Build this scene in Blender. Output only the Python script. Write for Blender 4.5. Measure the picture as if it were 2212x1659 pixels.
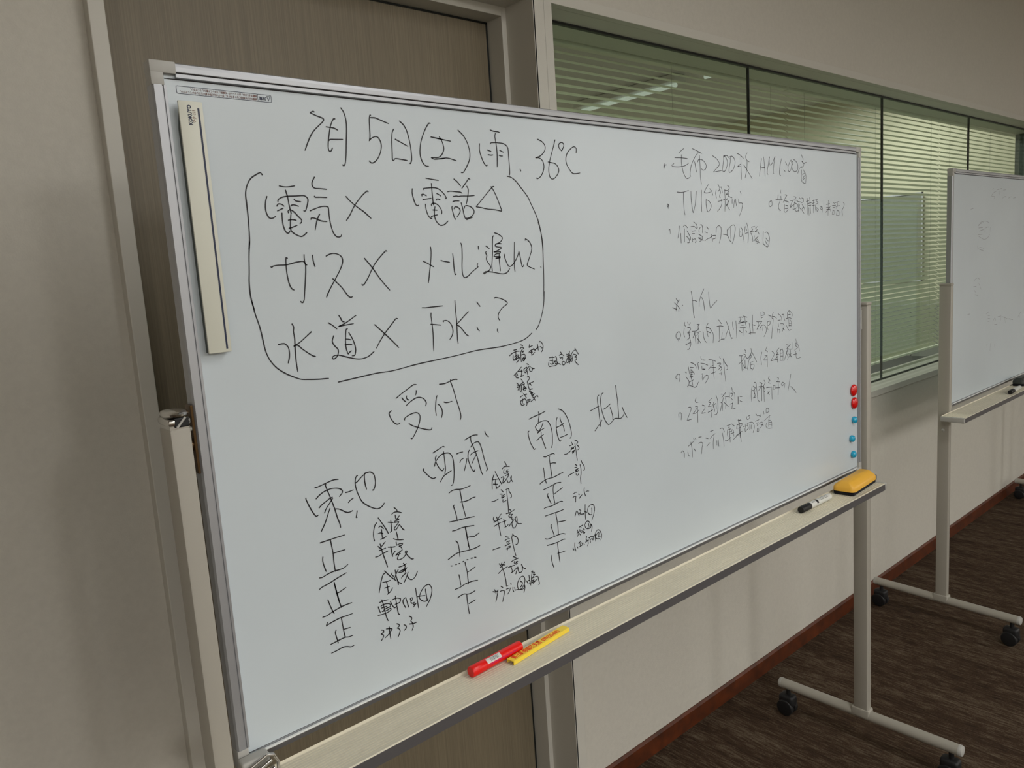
import bpy, bmesh, math, random
from mathutils import Vector, Matrix
from mathutils.geometry import interpolate_bezier
random.seed(7)
for o in list(bpy.data.objects):
    bpy.data.objects.remove(o)
COL = bpy.context.scene.collection
SC = bpy.context.scene

# ---------------------------------------------------------------- camera, world, lights, exposure
cam_d = bpy.data.cameras.new('camera')
cam = bpy.data.objects.new('camera', cam_d)
COL.objects.link(cam)
cam_d.sensor_width = 36.0
cam_d.lens = 26.87
cam_d.clip_start = 0.05
cam.matrix_world = Matrix(((0.7475662, 0.1446839, -0.6482372, 0.0),
                           (-0.6608217, 0.0638924, -0.7478185, 0.0),
                           (-0.0667799, 0.9874130, 0.1433740, 1.449),
                           (0, 0, 0, 1)))
SC.camera = cam
world = bpy.data.worlds.new('world')
SC.world = world
world.use_nodes = True
world.node_tree.nodes['Background'].inputs[0].default_value = (0.5, 0.55, 0.6, 1)
world.node_tree.nodes['Background'].inputs[1].default_value = 0.0
SC.view_settings.view_transform = 'Standard'
SC.view_settings.look = 'None'
SC.view_settings.gamma = 1.0
SC.view_settings.use_curve_mapping = False
SC.view_settings.exposure = 0.0

CEIL = 2.75
def area(name, loc, sx, sy, power, col=(1, 1, 0.985), rot=(0, 0, 0)):
    d = bpy.data.lights.new(name, 'AREA')
    d.shape = 'RECTANGLE'; d.size = sx; d.size_y = sy
    d.energy = power; d.color = col
    o = bpy.data.objects.new(name, d); COL.objects.link(o)
    o.location = loc; o.rotation_euler = rot
    return o
# fluorescent ceiling fixtures of the room: positions shared with the fixture bodies below
ROOM_LIGHTS = [(1.3, -1.1, 28)] + [(x, -3.9, p) for x, p in ((-1.5, 115), (0.9, 55), (3.3, 50), (5.7, 66), (8.0, 92))]
for x, y, p in ROOM_LIGHTS:
    area('ceiling_lamp_light', (x, y, CEIL - 0.075), 0.30, 2.2, p)
# neighbouring room behind the glass: one downlight in front of its end wall, and an added fill without a fixture
area('neighbour_downlight', (5.35, 2.3, 2.55), 0.25, 0.25, 14)
area('neighbour_added_fill', (3.2, 4.2, 2.5), 1.2, 0.3, 150)  # added only to brighten the room behind the glass

# ---------------------------------------------------------------- materials
def lin(c):
    return tuple(((v / 255) / 12.92 if v / 255 <= 0.04045 else ((v / 255 + 0.055) / 1.055) ** 2.4) for v in c) + (1,)
def mat(name, rgb, rough=0.5, metal=0.0, spec=0.5, noise=0, nscale=40, ncol=None, bump=0, bscale=200, stretch=(1, 1, 1), coat=0):
    m = bpy.data.materials.new(name); m.use_nodes = True
    nt = m.node_tree; b = nt.nodes['Principled BSDF']
    b.inputs['Base Color'].default_value = lin(rgb)
    b.inputs['Roughness'].default_value = rough
    b.inputs['Metallic'].default_value = metal
    b.inputs['Specular IOR Level'].default_value = spec
    b.inputs['Coat Weight'].default_value = coat
    if noise or bump:
        tc = nt.nodes.new('ShaderNodeTexCoord'); mp = nt.nodes.new('ShaderNodeMapping')
        mp.inputs['Scale'].default_value = stretch
        nt.links.new(tc.outputs['Object'], mp.inputs[0])
    if noise:
        n = nt.nodes.new('ShaderNodeTexNoise'); n.inputs['Scale'].default_value = nscale; n.inputs['Detail'].default_value = 4
        nt.links.new(mp.outputs[0], n.inputs['Vector'])
        r = nt.nodes.new('ShaderNodeValToRGB')
        r.color_ramp.elements[0].position = 0.5 - 0.5 * min(1, 0.5); r.color_ramp.elements[1].position = 0.75
        r.color_ramp.elements[0].color = lin(ncol or tuple(max(0, c * (1 - noise)) for c in rgb))
        r.color_ramp.elements[1].color = lin(rgb)
        nt.links.new(n.outputs[0], r.inputs[0]); nt.links.new(r.outputs[0], b.inputs['Base Color'])
    if bump:
        n2 = nt.nodes.new('ShaderNodeTexNoise'); n2.inputs['Scale'].default_value = bscale
        nt.links.new(mp.outputs[0], n2.inputs['Vector'])
        bp = nt.nodes.new('ShaderNodeBump'); bp.inputs['Strength'].default_value = bump; bp.inputs['Distance'].default_value = 0.002
        nt.links.new(n2.outputs[0], bp.inputs['Height']); nt.links.new(bp.outputs[0], b.inputs['Normal'])
    return m
M = {}
M['wall'] = mat('wall_paint', (201, 196, 185), 0.75, noise=0.03, nscale=90, bump=0.25, bscale=350)
M['trim'] = mat('steel_trim_paint', (200, 196, 186), 0.5)
M['ceiling'] = mat('ceiling_board', (200, 198, 190), 0.9)
M['board'] = mat('whiteboard_enamel', (207, 216, 221), 0.34, spec=0.5, noise=0.05, nscale=2.2)
M['alu'] = mat('satin_aluminium', (176, 177, 180), 0.5, metal=0.7)
M['alu_dark'] = mat('frame_groove_rubber', (40, 38, 42), 0.6)
M['cap'] = mat('grey_plastic_corner', (176, 174, 168), 0.5)
M['stand'] = mat('cream_powder_coat', (166, 161, 150), 0.45)
M['tray'] = mat('cream_ridged_tray', (226, 218, 196), 0.5, noise=0.05, nscale=5, stretch=(1, 6, 6))
M['tray_side'] = mat('tray_aluminium_lip', (120, 118, 120), 0.4, metal=0.6)
M['ink'] = mat('black_marker_ink', (26, 24, 30), 0.6)
M['ink_thin'] = mat('thin_dry_marker_ink', (62, 60, 68), 0.6)
M['ink_faded'] = mat('faded_marker_ink', (140, 140, 146), 0.6)
M['chrome'] = mat('chrome', (210, 208, 205), 0.18, metal=1.0)
M['brass'] = mat('brown_anodised_plate', (96, 74, 48), 0.3, metal=0.8)
M['black'] = mat('black_rubber', (18, 18, 20), 0.55)
M['red'] = mat('red_plastic', (232, 14, 4), 0.35)
M['red_magnet'] = mat('red_magnet_plastic', (214, 8, 10), 0.25, coat=0.5)
M['blue_magnet'] = mat('cyan_magnet_plastic', (20, 165, 205), 0.25, coat=0.5)
M['yellow'] = mat('yellow_plastic', (255, 222, 70), 0.5)
M['orange_ink'] = mat('orange_red_print', (238, 66, 10), 0.6)
M['eraser'] = mat('yellow_eraser_plastic', (238, 180, 62), 0.45)
M['felt'] = mat('black_felt', (16, 16, 24), 0.95)
M['lip_highlight'] = mat('lip_highlight_paint', (236, 238, 236), 0.35)  # near-white tone imitating the reflection along the aluminium ledge
M['white'] = mat('white_plastic', (214, 214, 208), 0.4)
M['beige'] = mat('cream_plastic', (216, 216, 202), 0.45)
M['navy'] = mat('navy_print', (24, 34, 66), 0.5)
M['label'] = mat('brown_label_print', (126, 74, 58), 0.6)
M['baseboard'] = mat('red_brown_vinyl', (98, 44, 14), 0.5, noise=0.4, nscale=30)
M['gasket'] = mat('black_gasket', (16, 20, 18), 0.5)
M['blind'] = mat('blind_slat_paint', (226, 228, 208), 0.45)
M['cord'] = mat('blind_cord', (150, 150, 136), 0.7)
M['far_wall'] = mat('neighbour_wall_paint', (206, 202, 176), 0.8)
M['far_dark'] = mat('dark_column_paint', (100, 102, 94), 0.9)
M['desk'] = mat('dark_desk_laminate', (30, 34, 32), 0.6)
M['shade_jamb'] = mat('shade_jamb_grey', (92, 98, 92), 0.8)  # holds the shade beside the cream strip; the window jamb shares it
M['far_floor'] = mat('neighbour_carpet', (50, 44, 38), 0.95)
M['far_cabinet'] = mat('grey_cabinet_paint', (120, 124, 116), 0.5)
M['dusk'] = mat('dark_soffit', (120, 116, 98), 0.7)

def wood():
    m = mat('door_wood_veneer', (122, 111, 89), 0.5)
    nt = m.node_tree; b = nt.nodes['Principled BSDF']
    tc = nt.nodes.new('ShaderNodeTexCoord'); mp = nt.nodes.new('ShaderNodeMapping'); mp.inputs['Scale'].default_value = (260, 1, 3)
    n = nt.nodes.new('ShaderNodeTexNoise'); n.inputs['Scale'].default_value = 1.6; n.inputs['Detail'].default_value = 5
    r = nt.nodes.new('ShaderNodeValToRGB')
    r.color_ramp.elements[0].position = 0.32; r.color_ramp.elements[0].color = lin((114, 103, 84))
    r.color_ramp.elements[1].position = 0.68; r.color_ramp.elements[1].color = lin((129, 118, 96))
    nt.links.new(tc.outputs['Object'], mp.inputs[0]); nt.links.new(mp.outputs[0], n.inputs['Vector'])
    nt.links.new(n.outputs[0], r.inputs[0]); nt.links.new(r.outputs[0], b.inputs['Base Color'])
    return m
M['door'] = wood()
def carpet():
    m = mat('brown_striated_carpet', (66, 54, 42), 0.95, spec=0.1)
    nt = m.node_tree; b = nt.nodes['Principled BSDF']
    tc = nt.nodes.new('ShaderNodeTexCoord')
    def nz(scale, st, det=3):
        mp = nt.nodes.new('ShaderNodeMapping'); mp.inputs['Scale'].default_value = st
        n = nt.nodes.new('ShaderNodeTexNoise'); n.inputs['Scale'].default_value = scale; n.inputs['Detail'].default_value = det
        nt.links.new(tc.outputs['Object'], mp.inputs[0]); nt.links.new(mp.outputs[0], n.inputs['Vector'])
        return n
    a = nz(95, (1.6, 0.22, 1)); c = nz(12, (1.8, 0.16, 1)); d = nz(420, (1, 0.5, 1))
    r1 = nt.nodes.new('ShaderNodeValToRGB')
    r1.color_ramp.elements[0].position = 0.36; r1.color_ramp.elements[0].color = lin((42, 34, 28))
    r1.color_ramp.elements[1].position = 0.66; r1.color_ramp.elements[1].color = lin((112, 100, 84))
    e = r1.color_ramp.elements.new(0.5); e.color = lin((70, 54, 41))
    mx = nt.nodes.new('ShaderNodeMix'); mx.data_type = 'FLOAT'; mx.inputs[0].default_value = 0.4
    mx2 = nt.nodes.new('ShaderNodeMix'); mx2.data_type = 'FLOAT'; mx2.inputs[0].default_value = 0.28
    nt.links.new(a.outputs[0], mx.inputs[2]); nt.links.new(c.outputs[0], mx.inputs[3])
    nt.links.new(mx.outputs[0], mx2.inputs[2]); nt.links.new(d.outputs[0], mx2.inputs[3])
    nt.links.new(mx2.outputs[0], r1.inputs[0]); nt.links.new(r1.outputs[0], b.inputs['Base Color'])
    bp = nt.nodes.new('ShaderNodeBump'); bp.inputs['Strength'].default_value = 0.6; bp.inputs['Distance'].default_value = 0.004
    nt.links.new(d.outputs[0], bp.inputs['Height']); nt.links.new(bp.outputs[0], b.inputs['Normal'])
    return m
M['carpet'] = carpet()
def glass():
    m = bpy.data.materials.new('green_float_glass'); m.use_nodes = True
    nt = m.node_tree; nt.nodes.clear()
    out = nt.nodes.new('ShaderNodeOutputMaterial'); mix = nt.nodes.new('ShaderNodeMixShader')
    fr = nt.nodes.new('ShaderNodeFresnel'); fr.inputs[0].default_value = 1.45
    tr = nt.nodes.new('ShaderNodeBsdfTransparent'); tr.inputs[0].default_value = (0.895, 0.94, 0.905, 1)
    gl = nt.nodes.new('ShaderNodeBsdfGlossy'); gl.inputs['Roughness'].default_value = 0.0; gl.inputs[0].default_value = (0.9, 1, 0.95, 1)
    ge = nt.nodes.new('ShaderNodeNewGeometry'); inv = nt.nodes.new('ShaderNodeMath'); inv.operation = 'SUBTRACT'; inv.inputs[0].default_value = 1.0
    mu = nt.nodes.new('ShaderNodeMath'); mu.operation = 'MULTIPLY'
    nt.links.new(ge.outputs['Backfacing'], inv.inputs[1]); nt.links.new(inv.outputs[0], mu.inputs[0]); nt.links.new(fr.outputs[0], mu.inputs[1])
    nt.links.new(mu.outputs[0], mix.inputs[0]); nt.links.new(tr.outputs[0], mix.inputs[1]); nt.links.new(gl.outputs[0], mix.inputs[2])
    nt.links.new(mix.outputs[0], out.inputs[0])
    return m
M['glass'] = glass()
def emis(name, rgb, s):
    m = mat(name, rgb, 0.5); b = m.node_tree.nodes['Principled BSDF']
    b.inputs['Emission Color'].default_value = lin(rgb); b.inputs['Emission Strength'].default_value = s
    return m
M['tube'] = emis('fluorescent_tube_glow', (255, 250, 240), 3.0)
M['tube_dim'] = emis('dim_fluorescent_tube', (225, 235, 225), 0.35)

# ---------------------------------------------------------------- helpers
class MB:
    """collects shapes and links them as one mesh object"""
    def __init__(s): s.bm = bmesh.new()
    def box(s, x0, x1, y0, y1, z0, z1, bev=0.0, seg=2, rot=None):
        b = bmesh.new(); bmesh.ops.create_cube(b, size=1)
        for v in b.verts:
            v.co = Vector((x0 + (v.co.x + .5) * (x1 - x0), y0 + (v.co.y + .5) * (y1 - y0), z0 + (v.co.z + .5) * (z1 - z0)))
        if bev: bmesh.ops.bevel(b, geom=b.edges[:], offset=bev, segments=seg, affect='EDGES', profile=0.5)
        if rot: b.transform(rot)
        s._join(b); return s
    def cyl(s, p0, p1, r0, r1=None, n=24, bev=0.0):
        p0 = Vector(p0); p1 = Vector(p1); r1 = r0 if r1 is None else r1
        b = bmesh.new(); L = (p1 - p0).length
        bmesh.ops.create_cone(b, cap_ends=True, segments=n, radius1=r0, radius2=r1, depth=L)
        if bev:
            es = [e for e in b.edges if len(e.link_faces) == 2 and any(len(f.verts) > 4 for f in e.link_faces)]
            bmesh.ops.bevel(b, geom=es, offset=bev, segments=3, affect='EDGES', profile=0.5)
        q = Vector((0, 0, 1)).rotation_difference(p1 - p0)
        b.transform(Matrix.Translation((p0 + p1) / 2) @ q.to_matrix().to_4x4())
        s._join(b); return s
    def lathe(s, prof, c, axis=(0, 0, 1), n=28):
        b = bmesh.new(); rings = []
        for r, h in prof:
            rings.append([b.verts.new((r * math.cos(2 * math.pi * i / n), r * math.sin(2 * math.pi * i / n), h)) for i in range(n)])
        for a, c2 in zip(rings, rings[1:]):
            for i in range(n): b.faces.new((a[i], a[(i + 1) % n], c2[(i + 1) % n], c2[i]))
        b.faces.new(rings[0][::-1]); b.faces.new(rings[-1])
        q = Vector((0, 0, 1)).rotation_difference(Vector(axis))
        b.transform(Matrix.Translation(Vector(c)) @ q.to_matrix().to_4x4())
        s._join(b); return s
    def prism_x(s, prof, x0, x1):
        """closed (y,z) outline swept along X"""
        b = s.bm
        A = [b.verts.new((x0, y, z)) for y, z in prof]; B = [b.verts.new((x1, y, z)) for y, z in prof]
        n = len(prof)
        for i in range(n): b.faces.new((A[i], A[(i + 1) % n], B[(i + 1) % n], B[i]))
        b.faces.new(A[::-1]); b.faces.new(B); return s
    def prism_z(s, prof, z0, z1):
        b = s.bm
        A = [b.verts.new((x, y, z0)) for x, y in prof]; B = [b.verts.new((x, y, z1)) for x, y in prof]
        n = len(prof)
        for i in range(n): b.faces.new((A[i], A[(i + 1) % n], B[(i + 1) % n], B[i]))
        b.faces.new(A[::-1]); b.faces.new(B); return s
    def _join(s, b):
        me = bpy.data.meshes.new('t'); b.to_mesh(me); b.free(); s.bm.from_mesh(me); bpy.data.meshes.remove(me)
    def build(s, name, m, parent=None, smooth=False):
        bmesh.ops.recalc_face_normals(s.bm, faces=s.bm.faces[:])
        me = bpy.data.meshes.new(name); s.bm.to_mesh(me); s.bm.free()
        me.materials.append(m)
        if smooth:
            for p in me.polygons: p.use_smooth = True
            try: me.set_sharp_from_angle(angle=math.radians(38))
            except Exception: pass
        o = bpy.data.objects.new(name, me); COL.objects.link(o)
        if parent:
            o.parent = parent
            if parent.name in bpy.data.objects:
                o.location = -world_loc(parent)
        return o
def world_loc(o):
    v = Vector((0, 0, 0))
    while o: v += o.location; o = o.parent
    return v
def tag(o, label=None, cat=None, group=None, kind=None):
    if label: o['label'] = label
    if cat: o['category'] = cat
    if group: o['group'] = group
    if kind: o['kind'] = kind
    return o
def empty(name, loc):
    o = bpy.data.objects.new(name, None); COL.objects.link(o); o.location = loc; o.empty_display_size = 0.05
    return o
def text_obj(name, body, size, mw, m, parent=None, extr=0.0001, sx=1.0, bold=0.0):
    """lettering as a thin mesh; mw = matrix placing its XY plane in the world"""
    c = bpy.data.curves.new('txt', 'FONT'); c.body = body; c.size = size; c.extrude = extr; c.offset = bold
    c.align_x = 'LEFT'; c.align_y = 'CENTER'; c.resolution_u = 2
    t = bpy.data.objects.new('txt', c); COL.objects.link(t)
    bpy.context.view_layer.update()
    dg = bpy.context.evaluated_depsgraph_get()
    me = bpy.data.meshes.new_from_object(t.evaluated_get(dg))
    bpy.data.objects.remove(t); bpy.data.curves.remove(c)
    me.transform(mw @ Matrix.Diagonal((sx, 1, 1, 1)))
    me.materials.clear(); me.materials.append(m); me.name = name
    o = bpy.data.objects.new(name, me); COL.objects.link(o)
    if parent: o.parent = parent; o.location = -world_loc(parent)
    return o

# ---------------------------------------------------------------- handwriting data: board coordinates in 0.1 mm (x, z)
STROKES = {
    'date line': '5035,16733 5020,16739 4975,16718 5064,16687 5143,16666 5163,16644 5131,16604 5036,16524 4976,16460 4919,16372 4851,16239|5329,16669 5310,16668 5280,16625 5248,16555 5223,16467 5202,16380 5190,16294 5199,16250 5223,16246 5252,16289|5190,16556 5242,16553 5301,16548 5356,16526|5209,16381 5230,16397 5325,16403 5417,16409|5435,16816 5470,16765 5493,16676 5492,16555 5468,16379 5445,16203 5421,16097 5400,16068 5379,16076|5886,16760 5873,16758 5858,16704 5852,16580 5846,16472 5827,16413 5865,16451 5932,16478 5979,16463 6012,16402 6011,16329 5970,16228 5908,16153 5840,16119 5798,16146|5882,16728 5959,16730 6042,16705 6164,16670|6240,16599 6211,16541 6194,16421 6185,16275 6180,16183 6197,16169 6228,16196 6320,16191 6427,16179|6352,16717 6415,16669 6463,16585 6495,16448 6509,16310 6506,16197 6480,16138 6461,16145|6256,16463 6345,16426 6458,16377|6884,16725 6856,16723 6781,16625 6708,16489 6671,16374 6662,16261 6693,16168 6742,16118 6795,16113|6877,16533 6962,16524 7122,16503|7031,16543 7064,16501 7093,16426 7093,16359 7049,16289 6984,16248 6850,16239 6908,16219 6994,16227 7095,16237|6955,16522 7232,16494|6925,16221 6998,16227 7123,16245 7197,16240 7315,16214|7390,16664 7485,16588 7552,16484 7585,16357 7571,16247 7506,16136 7440,16054 7409,16041 7391,16046|7791,16488 7781,16407 7799,16318 7855,16200 7899,16163 7921,16178|8025,16711 8098,16696 8181,16693 8217,16683|8127,16667 8112,16618 8124,16527 8135,16385 8127,16242 8119,16155|8008,16502 8027,16517 8145,16524 8269,16520 8337,16493 8369,16448 8373,16335 8376,16169 8373,16065 8361,16035|7939,16405 8014,16385|7949,16333 8003,16328 8047,16334|8193,16412 8266,16388|8174,16334 8210,16325 8246,16327|8604,16136 8616,16107|9037,16631 9126,16601 9190,16546 9193,16482 9141,16414 9060,16362 8958,16329 9042,16335 9115,16295 9143,16220 9125,16133 9063,16045 8983,15999 8951,16011|9437,16645 9392,16536 9325,16391 9276,16269 9251,16159 9258,16062 9301,16006 9373,16016 9449,16079 9487,16146 9468,16211 9409,16258 9315,16271 9244,16279|9583,16474 9526,16521 9522,16576 9573,16611 9628,16601 9641,16560 9613,16515 9583,16474|9932,16462 9943,16521 9919,16553 9869,16556 9783,16507 9704,16431 9672,16341 9689,16253 9756,16167 9818,16115 9884,16108 10005,16124',
    'bracket around services': '4234,15910 4219,15931 4202,15933 4138,15900 4082,15862 4041,15809 4007,15735 3991,15654 3992,15541 3991,15370 3983,15191 3974,15093 3955,14991|8316,16017 8403,16001 8498,15943 8606,15834 8728,15709 8793,15597 8871,15457 8942,15304 8981,15128 9007,14974 9009,14836|3975,15104 3947,14920 3927,14735 3909,14587 3906,14456 3914,14362 3936,14245|3914,14363 3939,14201 3978,14036 3999,13881 4010,13784 4024,13705 4066,13593 4145,13485 4258,13396 4377,13330 4458,13294 4542,13279 4704,13259 4854,13250|4994,13178 5283,13198 5600,13218 5851,13216 6128,13240|6128,13242 6367,13261 6712,13278 7044,13297 7390,13325 7581,13330 7916,13329 8178,13348 8387,13375 8510,13412 8634,13480|8973,14144 8948,13944 8895,13779 8828,13638 8767,13554 8734,13530|8933,15294 8980,15129 9002,14880 8996,14631 8985,14360 8960,14067',
    'electricity': '4445,15779 4502,15769 4566,15770 4655,15784|4523,15727 4542,15637 4550,15553 4560,15478 4568,15431|4404,15587 4413,15611 4469,15640 4543,15652 4654,15657 4749,15664 4790,15656 4819,15624 4816,15581 4787,15504 4769,15470 4745,15470|4264,15645 4240,15584 4228,15501 4239,15427 4269,15381 4308,15377 4349,15399|4384,15529 4405,15554 4450,15551 4478,15528|4386,15469 4464,15501|4628,15616 4647,15596 4717,15584|4575,15533 4600,15545 4641,15540 4679,15527|4441,15440 4437,15351 4444,15267 4472,15199 4503,15189 4525,15216|4530,15444 4529,15469 4560,15482 4604,15459 4662,15397 4702,15354 4696,15324 4676,15309|4560,15418 4541,15300 4540,15224 4581,15181 4643,15150 4684,15143 4730,15170 4759,15193|4519,15351 4574,15359 4626,15349|4517,15250 4572,15264 4632,15286|4945,15903 4906,15839 4903,15792 4935,15761 5007,15757 5106,15749|4919,15658 4927,15646 5004,15647 5096,15643|4836,15470 4880,15487 5000,15524 5079,15527 5104,15510 5104,15400 5116,15286 5140,15189 5179,15135 5218,15124 5250,15134 5263,15157|4835,15361 4844,15378 4887,15375 4980,15340 5063,15330|4966,15425 4929,15366 4902,15297 4881,15226|5384,15661 5448,15596 5544,15521 5642,15458 5744,15370|5735,15729 5720,15740 5622,15665 5505,15543 5419,15417 5357,15344',
    'telephone': '6727,15942 6843,15928 6952,15917|6818,15868 6820,15754 6822,15658 6826,15559|6667,15778 6672,15793 6746,15801 6843,15809 6927,15797 6997,15757 7053,15700 7072,15661 7056,15651|6473,15784 6467,15719 6486,15625 6515,15559 6537,15548 6562,15554|6634,15688 6630,15708 6660,15713 6713,15689|6644,15634 6719,15645 6794,15654|6903,15725 6931,15715 6973,15691|6884,15629 6894,15643 6919,15647 6956,15636|6684,15568 6689,15493 6713,15416 6751,15369 6781,15365|6789,15551 6789,15569 6827,15585 6892,15569 6943,15523 6969,15474 6965,15431|6850,15532 6831,15445 6836,15367 6866,15308 6912,15269 6954,15263 7005,15276 7073,15325|6809,15487 6886,15484|6767,15387 6815,15404 6884,15416|7243,15945 7300,15906 7360,15845|7549,15946 7527,15963 7466,15895 7380,15808|7106,15755 7160,15764 7260,15758 7336,15754 7379,15740|7202,15686 7267,15695 7304,15689 7356,15696 7512,15699 7613,15708|7479,15844 7502,15797 7490,15716 7467,15636 7443,15576|7190,15611 7234,15621 7311,15622|7169,15542 7163,15514 7179,15445 7197,15376 7222,15346|7203,15506 7219,15530 7264,15532 7312,15500 7310,15455 7278,15415 7250,15389|7346,15595 7366,15525 7383,15435 7402,15370 7429,15345 7480,15359 7554,15382|7401,15515 7413,15545 7459,15554 7536,15531 7584,15486 7577,15435 7522,15390 7454,15365 7415,15365|8023,15848 7996,15847 7877,15751 7745,15634 7643,15547 7635,15537 7734,15525 7854,15505 8018,15493 8142,15473 8150,15482 8116,15570 8052,15715 7980,15832 7961,15847',
    'gas': '4215,14771 4226,14766 4246,14779 4318,14788 4425,14788 4548,14812 4623,14822 4660,14822 4689,14796 4687,14718 4670,14601 4644,14456 4621,14329 4599,14292 4581,14295 4569,14309|4448,14871 4431,14879 4424,14836 4419,14731 4426,14615 4442,14527 4467,14477 4495,14461|4685,14907 4682,14855 4688,14786 4711,14774|4805,14897 4807,14821 4823,14745|5000,14879 5067,14905 5135,14908 5200,14885 5236,14844 5235,14783 5191,14694 5109,14577 5017,14452 4955,14355 4947,14334|5066,14574 5125,14516 5187,14451 5246,14366 5287,14317 5321,14307 5334,14319|5951,14910 5936,14919 5862,14862 5753,14762 5682,14671 5610,14560 5541,14476 5513,14460 5503,14477|5581,14827 5686,14702 5781,14562 5879,14440 5944,14366',
    'mail delay': '6712,14949 6715,14881 6696,14744 6661,14598 6637,14489 6619,14427|6561,14749 6649,14707 6742,14657|6883,14746 6951,14730 7041,14713|7113,14836 7116,14746 7117,14614 7128,14533 7138,14522 7152,14533|7284,14993 7297,14929 7288,14777 7272,14645 7272,14531 7292,14480 7321,14469 7372,14487 7465,14550 7558,14603 7584,14617|7582,14670 7571,14641 7587,14621|7620,14935 7622,14885|7774,14935 7803,14919 7839,14892|7768,14847 7759,14828 7778,14789 7766,14730 7799,14671 7840,14620 7830,14581 7788,14544 7716,14537 7686,14514 7701,14507 7767,14535 7896,14521 8025,14494 8117,14488 8186,14509 8237,14562|7950,15087 7927,15077 7910,14960 7899,14814 7879,14697 7866,14619 7871,14540|7970,15135 8042,15114 8117,15069 8120,15034 8069,14986 7982,14958 7960,14935 7991,14919 8089,14906 8080,14887 7985,14850 7925,14837 7977,14836 8069,14838 8054,14818 7961,14802 7919,14772 7971,14767 8049,14759 8054,14744 7967,14733 7955,14741 8062,14757|7973,14961 8041,14967 8097,14963|8035,14809 8029,14711 8035,14611 8039,14537|8140,14796 8158,14715 8197,14634 8228,14601 8276,14605 8349,14658 8426,14756 8463,14835 8476,14774 8494,14672 8511,14590 8528,14577 8549,14609|8380,14980 8366,14878 8345,14698 8344,14577 8349,14512|8614,15007 8622,15031 8670,15007 8722,14960 8752,14888 8739,14826 8688,14726 8638,14636 8629,14600 8675,14570 8785,14530|8929,14561 8936,14546',
    'water supply': '4200,13783 4252,13787 4292,13779 4329,13733 4337,13668 4329,13600 4305,13529|4415,14027 4433,13982 4424,13924 4430,13835 4421,13697 4417,13539 4424,13399|4674,13899 4585,13838 4503,13782 4425,13746 4403,13737 4462,13744 4524,13685 4603,13621 4663,13579 4697,13568|4936,13993 4995,13952 5052,13900|5100,14080 5124,14039 5142,13998 5175,13983|5362,14057 5265,14005 5167,13958 5069,13927 5176,13939 5310,13947|5210,13886 5190,13878 5170,13777 5161,13695 5164,13622 5178,13558 5188,13540 5204,13560 5239,13578|5227,13833 5267,13756 5298,13669 5308,13595 5295,13533 5275,13509 5243,13510|5173,13749 5213,13743 5251,13729|5152,13671 5205,13674 5256,13666|4992,13812 4965,13737 4997,13672 5038,13626 5038,13574 5010,13526 4967,13501 4940,13510 4948,13532 4995,13547 5063,13538 5174,13498 5311,13458 5406,13451 5505,13474 5594,13527|6030,13952 6005,13956 5935,13891 5809,13774 5710,13666 5638,13571|5646,13901 5738,13813 5874,13681 6010,13537',
    'sewage': '6476,14073 6545,14068 6643,14070 6850,14072|6624,13982 6619,13933 6627,13822 6631,13681 6624,13541 6619,13421|6603,13818 6690,13804 6787,13787|6839,13833 6831,13845 6893,13846 6942,13823 6987,13768 7005,13684 6985,13615 6931,13555|7084,14133 7083,13984 7089,13820 7082,13656 7080,13532 7085,13474|7329,13945 7245,13888 7160,13824 7075,13768 7089,13758 7138,13733 7209,13654 7256,13597 7299,13572|7510,14079 7568,14007|7478,13688 7489,13657 7519,13627|7870,14113 7890,14120 7945,14114 8028,14089 8096,14057 8136,14022 8120,13996 8045,13959 7968,13901 7927,13840 7927,13791 7955,13751|7895,13622 7887,13596 7901,13563',
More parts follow.
